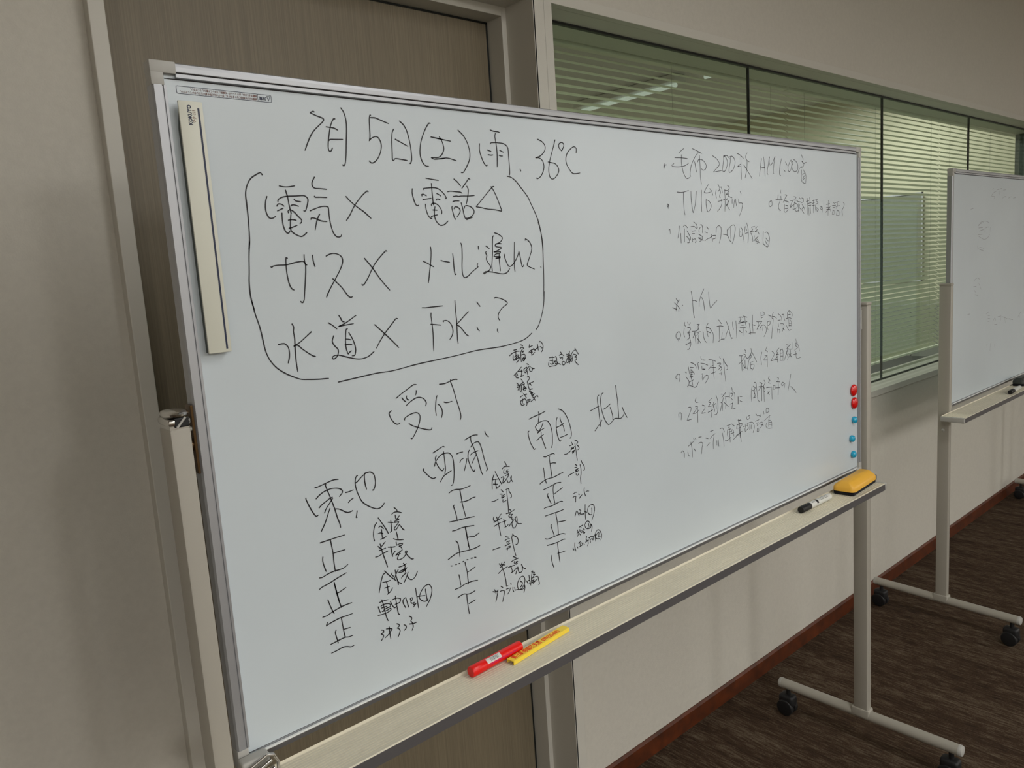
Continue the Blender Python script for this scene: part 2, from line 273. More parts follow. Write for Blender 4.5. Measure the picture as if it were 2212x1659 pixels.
    'care list': '8370,13312 8412,13290|8345,13244 8376,13266 8410,13263 8436,13245 8395,13232 8366,13204 8424,13203 8406,13183 8393,13191|8206,13241 8269,13243|8108,13160 8160,13189 8224,13207 8277,13214 8327,13210|8248,13215 8249,13139 8254,13076|8188,13155 8183,13116 8191,13073 8211,13089|8211,13128 8250,13147 8298,13157|8219,13096 8302,13141 8314,13155 8300,13117 8268,13090|8212,13073 8277,13098 8320,13111 8325,13099 8295,13063 8250,13026|8362,13197 8355,13142 8355,13079 8358,13031|8360,13142 8419,13150 8450,13137 8447,13099 8456,13082 8411,13056 8390,13059 8397,13082 8445,13084 8426,13046 8394,13043|8381,13076 8426,13102|8567,13295 8547,13246 8601,13264 8630,13270|8539,13168 8578,13191 8639,13204 8661,13200|8598,13201 8592,13161 8605,13120|8559,13159 8593,13168 8624,13159|8598,13111 8632,13125 8672,13153|8649,13219 8682,13191 8669,13176 8698,13197 8718,13209|8744,13278 8750,13223 8759,13175|8702,13204 8750,13223 8779,13236|8793,13311 8805,13321 8855,13284 8873,13233 8856,13170 8826,13140|8806,13233 8849,13212 8842,13196|8477,12984 8516,12963|8348,12944 8291,12898 8236,12866 8172,12827|8220,12854 8215,12813 8228,12784 8275,12773|8245,12849 8257,12808|8344,12899 8350,12842 8329,12793|8279,12883 8342,12875 8369,12875|8324,12789 8387,12801|8403,12899 8410,12858 8435,12839 8458,12859|8414,12905 8464,12926 8483,12904 8437,12870|8461,12891 8478,12841 8482,12795|8495,12910 8529,12938 8550,12927 8525,12882 8543,12848 8575,12843 8600,12880 8570,12908 8622,12881 8642,12881|8466,12762 8493,12767 8513,12744 8499,12710 8465,12691 8471,12634 8487,12575 8510,12531|8493,12638 8548,12654 8581,12658 8606,12669|8516,12659 8530,12633 8544,12607|8324,12749 8351,12715 8342,12653 8317,12592 8332,12518|8223,12695 8255,12669 8269,12647|8379,12687 8302,12658 8237,12644|8222,12616 8278,12630 8321,12640|8302,12658 8266,12616 8241,12572|8288,12629 8284,12581 8301,12531|8343,12644 8398,12660 8373,12624 8404,12611 8360,12594 8368,12569 8413,12594 8433,12575 8398,12540 8352,12571 8390,12573 8423,12584|8493,12518 8528,12545 8572,12546|8492,12510 8535,12503 8516,12474 8577,12485 8525,12448 8613,12459 8539,12422 8573,12433|8534,12495 8550,12420|8510,12337 8566,12361 8614,12402 8670,12417 8681,12391|8560,12410 8590,12381 8617,12338|8281,12446 8317,12465 8338,12469|8360,12496 8380,12463 8392,12477 8434,12480 8401,12452 8419,12417|8278,12391 8284,12342 8313,12307 8367,12312 8348,12332|8293,12381 8344,12412 8329,12367 8318,12337|8353,12395 8386,12406 8414,12353 8420,12304 8399,12286|8427,12375 8460,12386 8434,12342 8481,12382 8507,12370 8456,12338 8422,12327',
    'very elderly': '9000,13018 9069,13019 9119,13009|9072,13036 9071,12974 9071,12908|9008,12972 9064,12962 9098,12964|8985,12944 8974,12904 8994,12869 9056,12869 9136,12867 9207,12890 9264,12871|9015,12915 9070,12900 9130,12933|9137,13015 9160,13020 9175,12985 9176,12928 9207,12890|9102,12937 9143,12948 9152,12914 9127,12893 9173,12895 9189,12926|9276,13085 9297,13061 9301,13044|9242,13033 9290,13046 9323,13033 9357,13009|9251,13001 9273,12981 9314,12993 9325,12975 9311,12947|9302,12878 9313,12910 9360,12904 9379,12885 9356,12855 9321,12855 9305,12878|9501,13075 9492,13005 9504,12936 9494,12887|9423,13030 9463,13008 9449,12993 9510,13002|9426,12996 9483,12972 9423,12955 9494,12954|9409,12931 9406,12898 9428,12879 9501,12895 9540,12932|9409,12931 9527,12929|9443,12910 9483,12889 9480,12855|9464,13033 9521,12993 9529,12950 9563,12929|9623,13078 9573,13045 9533,13000 9519,12968|9638,13111 9670,13059 9719,12994|9594,13009 9653,12994 9675,12974 9613,12956 9661,12942 9670,12907 9621,12896 9642,12860 9704,12808|9556,12988 9562,12912 9536,12882',
    'reception': '5887,12812 5978,12860 6076,12905 6158,12945 6208,12963 6253,12959|5988,12803 6008,12770 6050,12729|6070,12817 6064,12794 6077,12765 6105,12752|6244,12871 6243,12846 6228,12807|6044,12675 6119,12719 6202,12755 6267,12765 6322,12753 6367,12726 6396,12687 6404,12652 6389,12618|5789,12643 5767,12632 5748,12613 5757,12568 5788,12504 5828,12454 5864,12432 5895,12432 5916,12442|6000,12473 5989,12481 6019,12506 6100,12535 6181,12546 6235,12535 6268,12499 6271,12458 6252,12387 6213,12313 6157,12235 6116,12186 6095,12173 6080,12184|6069,12403 6130,12362 6221,12318 6314,12280 6393,12252 6441,12242 6460,12250 6468,12271|6609,12736 6589,12690 6573,12611 6562,12530 6567,12440|6613,12607 6649,12578 6677,12525 6683,12461 6662,12392|6671,12903 6756,12898 6825,12908 6912,12930 6973,12934 7011,12926|6882,12940 6884,12907 6924,12790 6967,12616 7006,12476 7028,12381 7026,12325 7010,12295|6728,12620 6769,12605 6829,12602 6880,12607',
    'south district': '8445,12049 8543,12070 8691,12089 8830,12118|8671,12134 8680,12073 8666,12012 8652,11951|8425,11847 8404,11825 8413,11752 8446,11637 8498,11545 8520,11515 8547,11522|8643,11806 8602,11833 8579,11892 8603,11915 8667,11948 8754,11962 8853,11947 8899,11906 8942,11816 8963,11691 8957,11563 8941,11492 8920,11461|8756,11921 8708,11850 8615,11771 8692,11807 8786,11834|8702,11776 8702,11714 8737,11607 8788,11475|8593,11653 8670,11693 8759,11729|9101,11959 9080,11911 9070,11820 9073,11708 9103,11600 9130,11538 9149,11530 9166,11550|9172,11944 9174,11912 9212,11831 9246,11769 9261,11691|9083,11791 9158,11803 9254,11831|9149,12104 9231,12065 9303,11992 9372,11868 9414,11737 9431,11621 9412,11549 9385,11539|9154,11599 9233,11602 9333,11619',
    'north mountain': '9948,11935 10044,11956 10187,11985|10194,12184 10161,12164 10151,12069 10169,11930 10180,11792 10193,11672 10196,11599|10041,11546 10131,11615 10207,11669 10244,11712|10313,12210 10267,12186 10238,12094 10237,11977 10263,11855 10311,11729 10376,11629 10420,11595 10477,11606 10539,11649 10600,11678 10688,11666 10762,11654 10824,11674 10854,11714|10287,11904 10383,11923 10492,11974|10484,11910 10515,11832 10544,11728 10540,11669|10668,12294 10679,12162 10698,12020 10709,11859 10711,11670|10825,11855 10875,11750 10952,11636',
    'west shore': '6450,11883 6542,11913 6621,11940 6650,11942 6669,11930|6646,11859 6649,11792 6654,11696 6654,11585 6636,11514|6507,11824 6486,11796 6491,11732 6526,11653 6567,11593 6599,11575 6625,11600|6458,11676 6477,11727 6519,11773 6590,11821 6667,11832 6743,11819 6787,11779 6814,11702 6818,11597 6812,11478 6790,11362 6766,11312 6739,11307|6263,11679 6244,11666 6272,11624 6338,11547 6389,11504 6425,11491 6466,11500|6542,11411 6604,11478 6674,11509 6762,11536|6892,11776 6954,11784 7011,11782|6939,11627 6962,11662 7024,11682|7081,11657 7054,11577 7012,11479|7069,11962 7133,11981 7215,12002 7276,12002 7326,11993|7186,11995 7187,11922 7228,11817 7284,11658 7321,11494 7351,11380 7374,11332|7140,11784 7121,11757 7105,11696 7112,11613 7148,11508 7182,11443 7206,11423 7226,11456|7174,11828 7233,11873 7296,11886 7331,11879 7363,11838 7395,11734 7431,11561 7471,11428 7473,11394 7450,11379|7158,11701 7178,11717 7240,11733 7313,11739|7277,11684 7220,11623 7167,11552|7482,12022 7484,11995 7509,11957 7548,11920',
    'east pond': '4487,11809 4543,11813 4632,11830 4723,11847 4787,11853 4845,11845|4652,11825 4645,11803 4670,11715 4707,11593 4743,11459 4772,11319 4800,11222 4806,11166|4489,11656 4542,11693 4621,11727 4711,11741 4786,11733 4848,11712 4884,11681 4886,11650 4865,11626 4835,11602|4346,11701 4342,11695 4371,11602 4415,11497 4450,11432 4470,11417 4494,11425|4519,11521 4563,11553 4643,11591 4696,11614 4730,11618|4591,11433 4618,11479 4676,11542 4731,11600|4675,11472 4634,11392 4584,11293 4512,11187|4754,11445 4804,11431 4853,11400 4901,11364 4938,11347 4984,11345 5017,11355|4933,11635 4977,11633 5056,11643|4963,11484 4996,11509 5047,11528|5084,11330 5071,11282 5058,11243 5073,11239|5144,11829 5126,11823 5106,11790 5095,11720 5108,11626 5138,11528 5176,11445 5237,11380 5313,11324 5378,11288 5426,11276 5469,11283 5506,11305 5530,11333|5093,11729 5128,11743 5200,11793 5272,11831 5327,11840 5367,11828 5404,11786 5417,11718 5416,11657 5398,11599 5373,11565 5357,11569|5286,11837 5266,11839 5252,11805 5248,11733 5254,11664 5266,11603',
    'east pond tally': '4479,11037 4594,11040 4729,11043 4853,11044|4633,11034 4642,10954 4652,10841 4651,10706 4658,10574|4652,10836 4742,10836 4837,10834|4496,10830 4489,10773 4502,10693 4523,10616|4416,10556 4459,10551 4541,10571 4641,10582 4731,10577 4796,10584 4857,10611|4398,10398 4444,10417 4553,10436 4674,10469 4820,10500|4623,10422 4639,10317 4672,10122|4637,10254 4697,10264 4790,10293|4622,10421 4642,10274 4665,10146 4693,10032|4504,10210 4520,10145 4546,10059 4574,9985|4401,9994 4458,9992 4560,10019 4680,10041 4764,10047 4857,10046|4461,9892 4435,9853 4516,9872 4654,9890 4746,9887 4849,9885|4675,9881 4681,9802 4689,9703 4698,9621 4704,9584|4691,9709 4745,9703 4796,9698|4577,9740 4561,9708 4569,9653 4590,9543|4476,9567 4546,9574 4629,9582 4704,9584 4758,9570 4825,9569|4477,9438 4559,9443 4652,9454 4716,9440 4778,9412 4824,9417',
    'east pond damage list': '5397,10753 5409,10702 5485,10760|5361,10727 5389,10695 5408,10685|5373,10659 5435,10663 5483,10666|5304,10583 5347,10579 5428,10599 5517,10611|5409,10693 5428,10599 5457,10492 5486,10377|5525,10668 5584,10650 5645,10639|5571,10665 5577,10589 5589,10505|5581,10526 5636,10572|5666,10705 5670,10652 5717,10661 5777,10649 5754,10627 5704,10633 5751,10592 5757,10554 5683,10531 5636,10509 5722,10510|5727,10545 5677,10478 5663,10442 5692,10424 5765,10433 5822,10480 5841,10511 5816,10523 5804,10503 5858,10423 5905,10372 5940,10362|5428,10335 5518,10221 5610,10124|5432,10296 5400,10286 5355,10193 5307,10039|5381,10174 5452,10163 5510,10164|5444,10164 5453,10080 5457,9979|5405,10078 5488,10077|5442,9972 5494,9994 5537,10037|5551,10265 5541,10241 5572,10204|5607,10290 5616,10189 5630,10121 5641,10052|5657,10280 5621,10233 5583,10164|5623,10151 5647,10088 5695,10054|5675,10316 5742,10313 5806,10329|5757,10350 5782,10291 5736,10251|5684,10249 5757,10254 5812,10264|5734,10233 5789,10262 5772,10203|5662,10238 5733,10223 5798,10250|5703,10137 5738,10168 5792,10188|5823,10187 5784,10117 5743,10057|5807,10137 5824,10095 5872,10056 5927,10070 5962,10105 5988,10154|5339,9921 5357,9843 5368,9758 5387,9651 5405,9585 5419,9574|5299,9894 5373,9896 5442,9888|5269,9838 5282,9788 5296,9735|5316,9830 5357,9843 5436,9829 5473,9802 5460,9771 5409,9770 5348,9756|5323,9801 5412,9796|5327,9745 5406,9735 5472,9748 5475,9720 5412,9701 5312,9703 5252,9713|5478,9850 5502,9783 5537,9730 5578,9738|5569,9900 5575,9803 5584,9690 5596,9612 5615,9598|5510,9862 5591,9862 5655,9830 5635,9782 5552,9777|5726,9664 5693,9744 5696,9798 5742,9819 5757,9758 5779,9652|5829,9743 5819,9774 5853,9776 5861,9750 5827,9725 5844,9691 5887,9694 5862,9657 5916,9666 5859,9624|5929,9900 5937,9770 5950,9582|5947,9760 6010,9750 6084,9733|6103,9830 6108,9750 6115,9657|6132,9666 6119,9642 6054,9651 5986,9716 5997,9778 6041,9838 6110,9881 6175,9878 6213,9818 6215,9751 6174,9651 6090,9548|5286,9474 5316,9459 5321,9430 5272,9416 5309,9389 5305,9354 5267,9315|5367,9462 5425,9445 5464,9427|5418,9472 5419,9384 5427,9285|5464,9422 5397,9365 5331,9333|5551,9474 5584,9451 5587,9422 5549,9408 5587,9376 5593,9336 5555,9267|5669,9414 5703,9388 5704,9350 5664,9326|5775,9511 5812,9479 5814,9450 5796,9428 5823,9381 5828,9323 5802,9276|5765,9391 5833,9373 5895,9372|5685,11223 5716,11193 5732,11165 5728,11151|5639,11136 5674,11152 5719,11150 5763,11136 5805,11114|5693,11109 5697,11045 5731,11052 5760,11080|5700,11042 5758,11031 5721,11021 5671,11018|5669,11002 5747,10993 5715,10963 5669,10929 5657,10905 5670,10888 5700,10900 5747,10949 5777,10906 5807,10858 5828,10844|5562,11035 5600,11022 5651,11007|5611,11054 5612,10991 5611,10912 5615,10897 5583,10876|5408,11141 5468,11037 5511,10959 5551,10867|5373,11075 5345,11051 5320,10993 5305,10919 5306,10859 5313,10822|5403,10997 5421,11012 5442,11004 5478,10961|5382,10912 5418,10914 5464,10891|5443,10958 5444,10879 5447,10825|5416,10818 5459,10820 5508,10833|5685,10854 5697,10794 5704,10731|5627,10767 5676,10737 5735,10718 5797,10707',
    'west shore tally': '6683,11196 6743,11220 6822,11221 6899,11206 6979,11203 7107,11216|6895,11205 6909,11098 6925,10955 6952,10825 6969,10744|6885,11003 6978,10991 7059,10995 7122,11011 7189,11009|6763,10984 6750,10968 6770,10897 6791,10802 6800,10718|6648,10742 6793,10728 6952,10718 7139,10701|6693,10585 6759,10578 6859,10587 6949,10581 7120,10557|6948,10571 6960,10485 6970,10382 6978,10251|6972,10397 7023,10397 7103,10379 7156,10392 7209,10408|6943,10567 6956,10472 6973,10347 6987,10260 6998,10188|6738,10410 6774,10368 6792,10271 6795,10131|6568,10157 6646,10183 6736,10206 6813,10205 7002,10186 7116,10184 7207,10197|6610,10039 6634,10032|6700,10034 6721,10029|6763,10030 6785,10027|6842,10037 6866,10037|6926,10045 6950,10037|7007,10044 7045,10036|7080,10038 7113,10026|6885,10016 6895,9945 6913,9846 6915,9743 6921,9641|6917,9839 6993,9853 7080,9877|6748,9850 6757,9794 6771,9669|6655,9639 6748,9639 6839,9660 6930,9663 7009,9660 7109,9642|6689,9488 6768,9507 6824,9505 6890,9481 6957,9475 7043,9488|6870,9486 6870,9392 6880,9257 6890,9153 6902,9156|6899,9318 6966,9326 7034,9336',
    'west shore damage list': '7845,11445 7866,11408 7883,11362|7785,11336 7829,11361 7883,11358 7946,11343|7824,11316 7809,11268 7851,11246 7918,11261 7865,11281 7910,11296|7631,11329 7667,11250 7713,11163 7751,11086|7603,11280 7574,11229 7551,11151 7548,11054|7555,11203 7619,11198 7683,11190|7628,11183 7619,11143 7642,11036|7574,11130 7662,11106|7623,11049 7659,11049 7709,11076|7748,11197 7803,11202 7787,11146 7772,11098 7829,11119|7812,11174 7786,11138|7848,11208 7915,11227 7901,11188 7841,11133 7783,11096|7873,11126 7891,11079 7924,11080 7961,11122 7972,11180 7952,11142 7992,11069|7729,10998 7775,10948|7699,10929 7746,10920 7735,10893|7799,10903 7742,10883 7729,10860 7807,10875 7739,10849|7753,10826 7750,10787 7771,10780 7820,10793|7827,10971 7872,10984 7898,10964 7900,10929 7939,10868 7941,10825 7912,10813|7852,10950 7850,10865 7855,10734 7859,10647 7854,10580|7517,10851 7577,10844 7653,10859|7859,10642 7911,10599|7802,10571 7879,10569 7986,10592|7889,10553 7853,10519 7883,10485 7943,10530 7887,10528|7872,10488 7927,10482 7902,10446 7947,10451 7922,10423|7538,10588 7523,10556 7536,10515 7558,10521|7692,10595 7647,10557 7601,10518|7595,10571 7610,10507 7632,10390 7657,10231|7530,10495 7600,10510 7699,10524|7528,10427 7594,10443 7669,10457|7693,10454 7787,10454|7740,10494 7756,10433 7771,10351|7753,10351 7805,10359 7829,10379|7843,10337 7896,10386 7967,10428 7919,10389 7914,10338 7943,10286 7990,10300 8030,10376 8027,10464 7992,10456 7998,10394 8049,10336 8121,10316|7753,10189 7816,10159|7732,10123 7777,10138 7836,10132|7774,10096 7777,10066 7808,10067 7836,10097 7786,10092|7729,10036 7769,10039 7839,10048|7751,9977 7788,9985 7773,9951|7797,10002 7842,9999 7843,9979 7800,9978|7906,10195 7934,10156 7999,10109 8025,10052 8008,9998 7982,9987 7964,9996|7940,10155 7898,10167 7887,10121 7903,10019 7924,9906 7951,9792|7466,10046 7538,10045 7627,10043|7889,9803 7932,9776 7955,9759|7835,9726 7916,9742 8007,9742|7913,9713 7899,9688 7922,9671 7987,9690 7937,9696 7971,9656 7933,9653|7578,9774 7606,9731 7634,9776|7700,9771 7642,9720 7582,9704|7547,9615 7636,9654 7750,9672|7633,9761 7639,9692 7667,9595 7692,9461 7698,9341 7731,9342|7631,9742 7702,9715|7766,9652 7870,9648 7908,9646|7821,9664 7841,9599 7848,9538|7821,9542 7887,9555 7966,9598|7919,9487 7949,9545 7979,9595 7984,9514 8019,9478 8066,9498 8079,9573 8057,9619 8089,9550 8150,9507|7402,9349 7448,9328 7508,9327|7440,9369 7470,9301 7457,9296|7510,9344 7491,9265 7449,9155|7577,9384 7620,9346|7557,9301 7603,9300 7646,9277 7633,9216 7593,9109|7795,9368 7802,9336|7692,9295 7738,9291|7778,9285 7759,9242 7713,9201|7837,9279 7833,9237 7850,9194|7873,9263 7881,9211 7907,9212|7919,9210 7994,9188 8074,9226 8113,9303 8100,9377 8051,9405 7985,9375 7940,9300 7946,9229 7981,9189 8070,9178 8101,9237 8102,9177 8074,9108|8008,9357 8006,9328 8042,9306 8052,9273 7997,9222 8050,9244|8152,9290 8178,9232|8195,9286 8232,9254 8203,9223|8211,9371 8221,9278 8239,9181|8255,9216 8262,9305 8282,9379 8304,9424|8272,9412 8347,9378 8306,9351 8358,9344 8289,9306|8261,9295 8314,9298 8406,9288 8427,9221 8440,9145 8419,9132|8258,9256 8324,9254 8254,9207 8375,9238|8292,9194 8389,9243',
    'south district tally': '8727,11342 8775,11329 8851,11344 8927,11352 8970,11347 8984,11328|8874,11325 8856,11294 8866,11188 8880,11067 8893,10945|8876,11190 8933,11188 9011,11169|8707,11150 8715,11062 8724,10949 8754,10864|8600,10888 8655,10910 8741,10931 8826,10936 8902,10932 8989,10940 9067,10954 9175,10969|8675,10769 8785,10781 8900,10799 8997,10812 9103,10800|8915,10792 8901,10712 8903,10626|8900,10606 8911,10526|8921,10629 9004,10658 9131,10696|8774,10675 8759,10641 8779,10594 8804,10553|8901,10601 8916,10520 8930,10455|8759,10648 8790,10576 8836,10479|8662,10437 8714,10443 8832,10436 8932,10447 9032,10462 9077,10462 9118,10449|8676,10297 8799,10296 8930,10294 9041,10293 9133,10300|8932,10289 8944,10196 8965,10044 8962,9880|8988,10108 9091,10093 9177,10088|8813,10102 8797,10090 8819,10019 8846,9946 8863,9886|8646,9896 8688,9877 8763,9872 8874,9877 8984,9878 9073,9870 9141,9841|8683,9764 8808,9753 8929,9750 9031,9758 9087,9761 9125,9751|8930,9730 8936,9625 8948,9497 8961,9372|8920,9550 9002,9541 9107,9537|8774,9555 8762,9488 8779,9401 8808,9323',
    'south district list': '9412,11466 9447,11411|9369,11404 9457,11409|9391,11323 9433,11350 9494,11366|9404,11370 9422,11345|9411,11326 9453,11360 9472,11342 9431,11336|9428,11287 9489,11303 9466,11272 9435,11250 9427,11280 9478,11291 9445,11255|9504,11417 9513,11355 9525,11259 9543,11101|9507,11479 9561,11456 9579,11427 9551,11390 9593,11346 9602,11308 9568,11288|9229,11278 9278,11272 9328,11286 9377,11302|9484,11040 9532,11004|9464,10986 9524,10983|9480,10939 9508,10904 9559,10914|9552,10952 9520,10937 9477,10900|9491,10944 9541,10940|9493,10872 9498,10842 9532,10830 9561,10859|9641,11078 9655,11038 9697,10978 9718,10922 9710,10888 9677,10891|9607,11009 9621,10929 9619,10843 9598,10761 9602,10658|9291,10865 9336,10886 9439,10901|9396,10518 9448,10532 9484,10525|9377,10455 9412,10465 9452,10462 9442,10393|9525,10480 9544,10465|9529,10399 9571,10425 9614,10448|9685,10558 9672,10525 9682,10464 9704,10403|9720,10481 9751,10483 9796,10471|9456,10459 9447,10411 9440,10355|9527,10396 9601,10439|9407,10104 9427,10150 9447,10187 9474,10163 9507,10082|9523,10190 9534,10185 9562,10165 9542,10137 9517,10118 9574,10095 9644,10089 9608,10077|9680,10244 9670,10120 9669,10027 9677,9961|9658,10121 9713,10093|9846,10138 9846,10082 9841,10010|9841,10010 9771,10042 9738,10110 9757,10173 9820,10203 9879,10197 9918,10148 9919,10080 9889,10003 9833,9907|9486,9870 9593,9887|9533,9870 9542,9842|9437,9838 9467,9779 9520,9713|9506,9827 9465,9754 9438,9712|9427,9774 9492,9797|9515,9799 9535,9751 9561,9778 9551,9798|9587,9813 9627,9793 9607,9765 9560,9761 9617,9737 9641,9739 9615,9712 9592,9727|9735,9879 9749,9827 9753,9801|9705,9797 9787,9774 9802,9813 9760,9901 9703,9925 9650,9889 9653,9828 9704,9785 9787,9783 9816,9843 9831,9788 9808,9705|9361,9616 9355,9542 9377,9456|9308,9531 9311,9500 9334,9490|9412,9525 9428,9495|9451,9581 9518,9596|9487,9584 9499,9508|9457,9504 9540,9517|9532,9566 9564,9514|9590,9541 9604,9503|9658,9657 9674,9636 9653,9591 9698,9552 9706,9499 9679,9460|9637,9544 9722,9562|9726,9604 9811,9614|9750,9605 9758,9552 9766,9498|9770,9557 9819,9568 9823,9533|9810,9605 9858,9600 9840,9528|9896,9615 9897,9555 9910,9479|9944,9602 9883,9610|9957,9624 9995,9630 10005,9602 9976,9541 10037,9540|10010,9505 9938,9526 9905,9578 9916,9644 9975,9688 10033,9654 10071,9583 10071,9522 10044,9469',
    'blankets line': '12388,16376 12372,16326 12387,16290|12368,16319 12415,16353 12453,16359|13021,16695 12914,16637 12856,16596|12724,16507 12929,16514 13136,16509|12688,16393 12619,16358 12642,16337 12833,16337 13006,16357 13116,16393 13175,16424|12945,16573 12940,16411 12969,16286 13018,16186 13080,16131 13134,16124 13190,16143|13314,16711 13464,16678 13624,16632|13526,16660 13390,16546 13271,16400 13219,16270 13210,16192 13226,16162|13376,16458 13402,16366 13432,16256|13488,16457 13499,16493 13568,16515 13680,16491 13768,16420 13765,16354 13717,16313 13648,16304 13604,16335|13549,16594 13558,16411 13562,16204 13587,16022|14010,16606 14150,16554 14241,16479 14239,16425 14140,16355 14017,16276 14136,16291 14318,16319|14407,16619 14408,16539 14378,16417 14355,16336 14401,16295 14476,16340 14535,16437 14544,16518 14489,16596 14417,16620|14417,16623 14539,16631 14635,16576|14661,16618 14663,16537 14628,16427 14599,16331 14632,16292 14749,16350 14823,16448 14837,16531 14797,16597 14712,16631 14636,16610|14923,16696 15039,16670 15169,16603|15069,16667 15064,16431 15068,16160|15067,16486 14927,16422 15064,16425|15319,16729 15265,16674 15263,16618 15318,16565 15395,16541|15312,16560 15298,16412 15219,16195|15174,16468 15309,16357 15500,16186|15901,16633 15845,16447 15800,16246|15979,16671 16013,16539 16036,16253|15829,16455 15927,16447 16037,16440|16240,16686 16178,16517 16127,16343 16159,16295|16223,16677 16222,16576 16247,16502 16348,16552 16471,16703|16471,16703 16417,16526 16383,16351 16408,16320|16752,16669 16683,16493 16654,16331 16711,16289|16931,16606 17006,16532|16849,16426 16907,16390|17182,16661 17102,16584 17040,16492 17053,16418 17103,16393 17173,16453 17215,16559 17194,16647 17283,16606 17221,16529 17248,16440 17353,16402 17461,16433 17500,16525 17450,16613 17345,16669 17285,16669|17667,16804 17716,16746 17764,16702|17682,16653 17775,16612 17901,16641|17695,16657 17790,16597 17742,16534 17616,16499 17538,16451 17490,16364|17741,16510 17679,16532|17665,16455 17659,16212 17764,16153 17845,16146 17873,16248 17863,16355 17746,16461|17706,16335 17832,16400|17710,16259 17837,16339|17703,16213 17830,16278',
    'television line': '12449,15619 12428,15590 12451,15560 12487,15590 12459,15612 12454,15530|12763,15850 12930,15847 13140,15888|12972,15848 12967,15684 12972,15502 12998,15410|13217,15874 13223,15702 13246,15533 13273,15447 13332,15565 13378,15719 13403,15877|13587,15902 13565,15691 13569,15472|13828,16020 13730,15927 13671,15854 13780,15850 13892,15870|13873,15939 13948,15884 13978,15806|13735,15724 13730,15614 13763,15504 13799,15469 13889,15536 13907,15615 13828,15693 13734,15705|14176,16037 14218,15984|14102,15915 14081,15839 14110,15750|14217,15953 14293,15986 14318,15923 14327,15859|14174,15888 14248,15937 14258,15858 14211,15777 14253,15762|14158,15681 14308,15706 14425,15729|14280,15730 14305,15650 14243,15554 14131,15479|14525,16014 14589,15993 14581,15944 14521,15911 14405,15921|14422,15925 14424,15716 14407,15480|14573,15895 14459,15829 14576,15847 14545,15798 14690,15764|14453,15716 14513,15749 14538,15652 14477,15603|14449,15635 14590,15513|14558,15701 14465,15587|14695,15735 14685,15644|14797,15739 14759,15638 14741,15556|14826,15737 14840,15638 14862,15589|14929,15731 14940,15656 15062,15657 15094,15624 15040,15491 14949,15375|15015,15907 15043,15848',
    'consent line': '16265,15722 16187,15677 16185,15612 16248,15586 16313,15635 16294,15711 16253,15726|16686,15962 16701,15891|16578,15858 16557,15747|16471,15751 16705,15749 16776,15759|16699,15829 16661,15726 16615,15659 16591,15570 16654,15499 16689,15513|16751,15825 16732,15749|16885,15863 16982,15855 16905,15796 16791,15683|16927,15796 16924,15684|16845,15728 17014,15707 17058,15690|16860,15639 16838,15482 16917,15468 17018,15527|16904,15617 17002,15617 17009,15550 16875,15549|17131,15731 17332,15745 17470,15735|17288,15824 17398,15816 17332,15756|17231,15732 17100,15573 17283,15642|17147,15641 17145,15561|17331,15710 17235,15528 17373,15551|17312,15688 17467,15643 17429,15574 17327,15551|17328,15597 17371,15494 17510,15501|17451,15712 17618,15704|17505,15666 17500,15483|17560,15644 17531,15575 17632,15529|17546,15804 17610,15771|17658,15801 17751,15784 17731,15714 17636,15690|17673,15645 17747,15599 17651,15529 17762,15437|17699,15552 17765,15576 17792,15530|17932,15795 17914,15413|17873,15716 18007,15740|18038,15815 18064,15694|17948,15670 18132,15695|17966,15623 18111,15634|18004,15577 18009,15390|18062,15601 18088,15437|18181,15742 18427,15769|18231,15766 18224,15448|18161,15672 18278,15696|18160,15625 18287,15635|18377,15740 18456,15698 18326,15626 18343,15484|18374,15579 18482,15532 18422,15484 18354,15555|18573,15604 18649,15609 18673,15556 18651,15451|18633,15599 18573,15556 18612,15532 18673,15556|18982,15751 19032,15703|18878,15654 19058,15679|18981,15703 18966,15388|18876,15581 19061,15582|18886,15533 19071,15534|18844,15461 19083,15607|19061,15558 19112,15485|19251,15705 19324,15681|19187,15631 19376,15642|19217,15583 19344,15588|19227,15510 19184,15412 19289,15417 19290,15498 19237,15510|19345,15706 19558,15732|19451,15731 19482,15658 19396,15559|19375,15608 19589,15634|19449,15535 19404,15383 19554,15382 19555,15486 19448,15510|19773,15720 19848,15685 19826,15611 19716,15511 19748,15412 19715,15357',
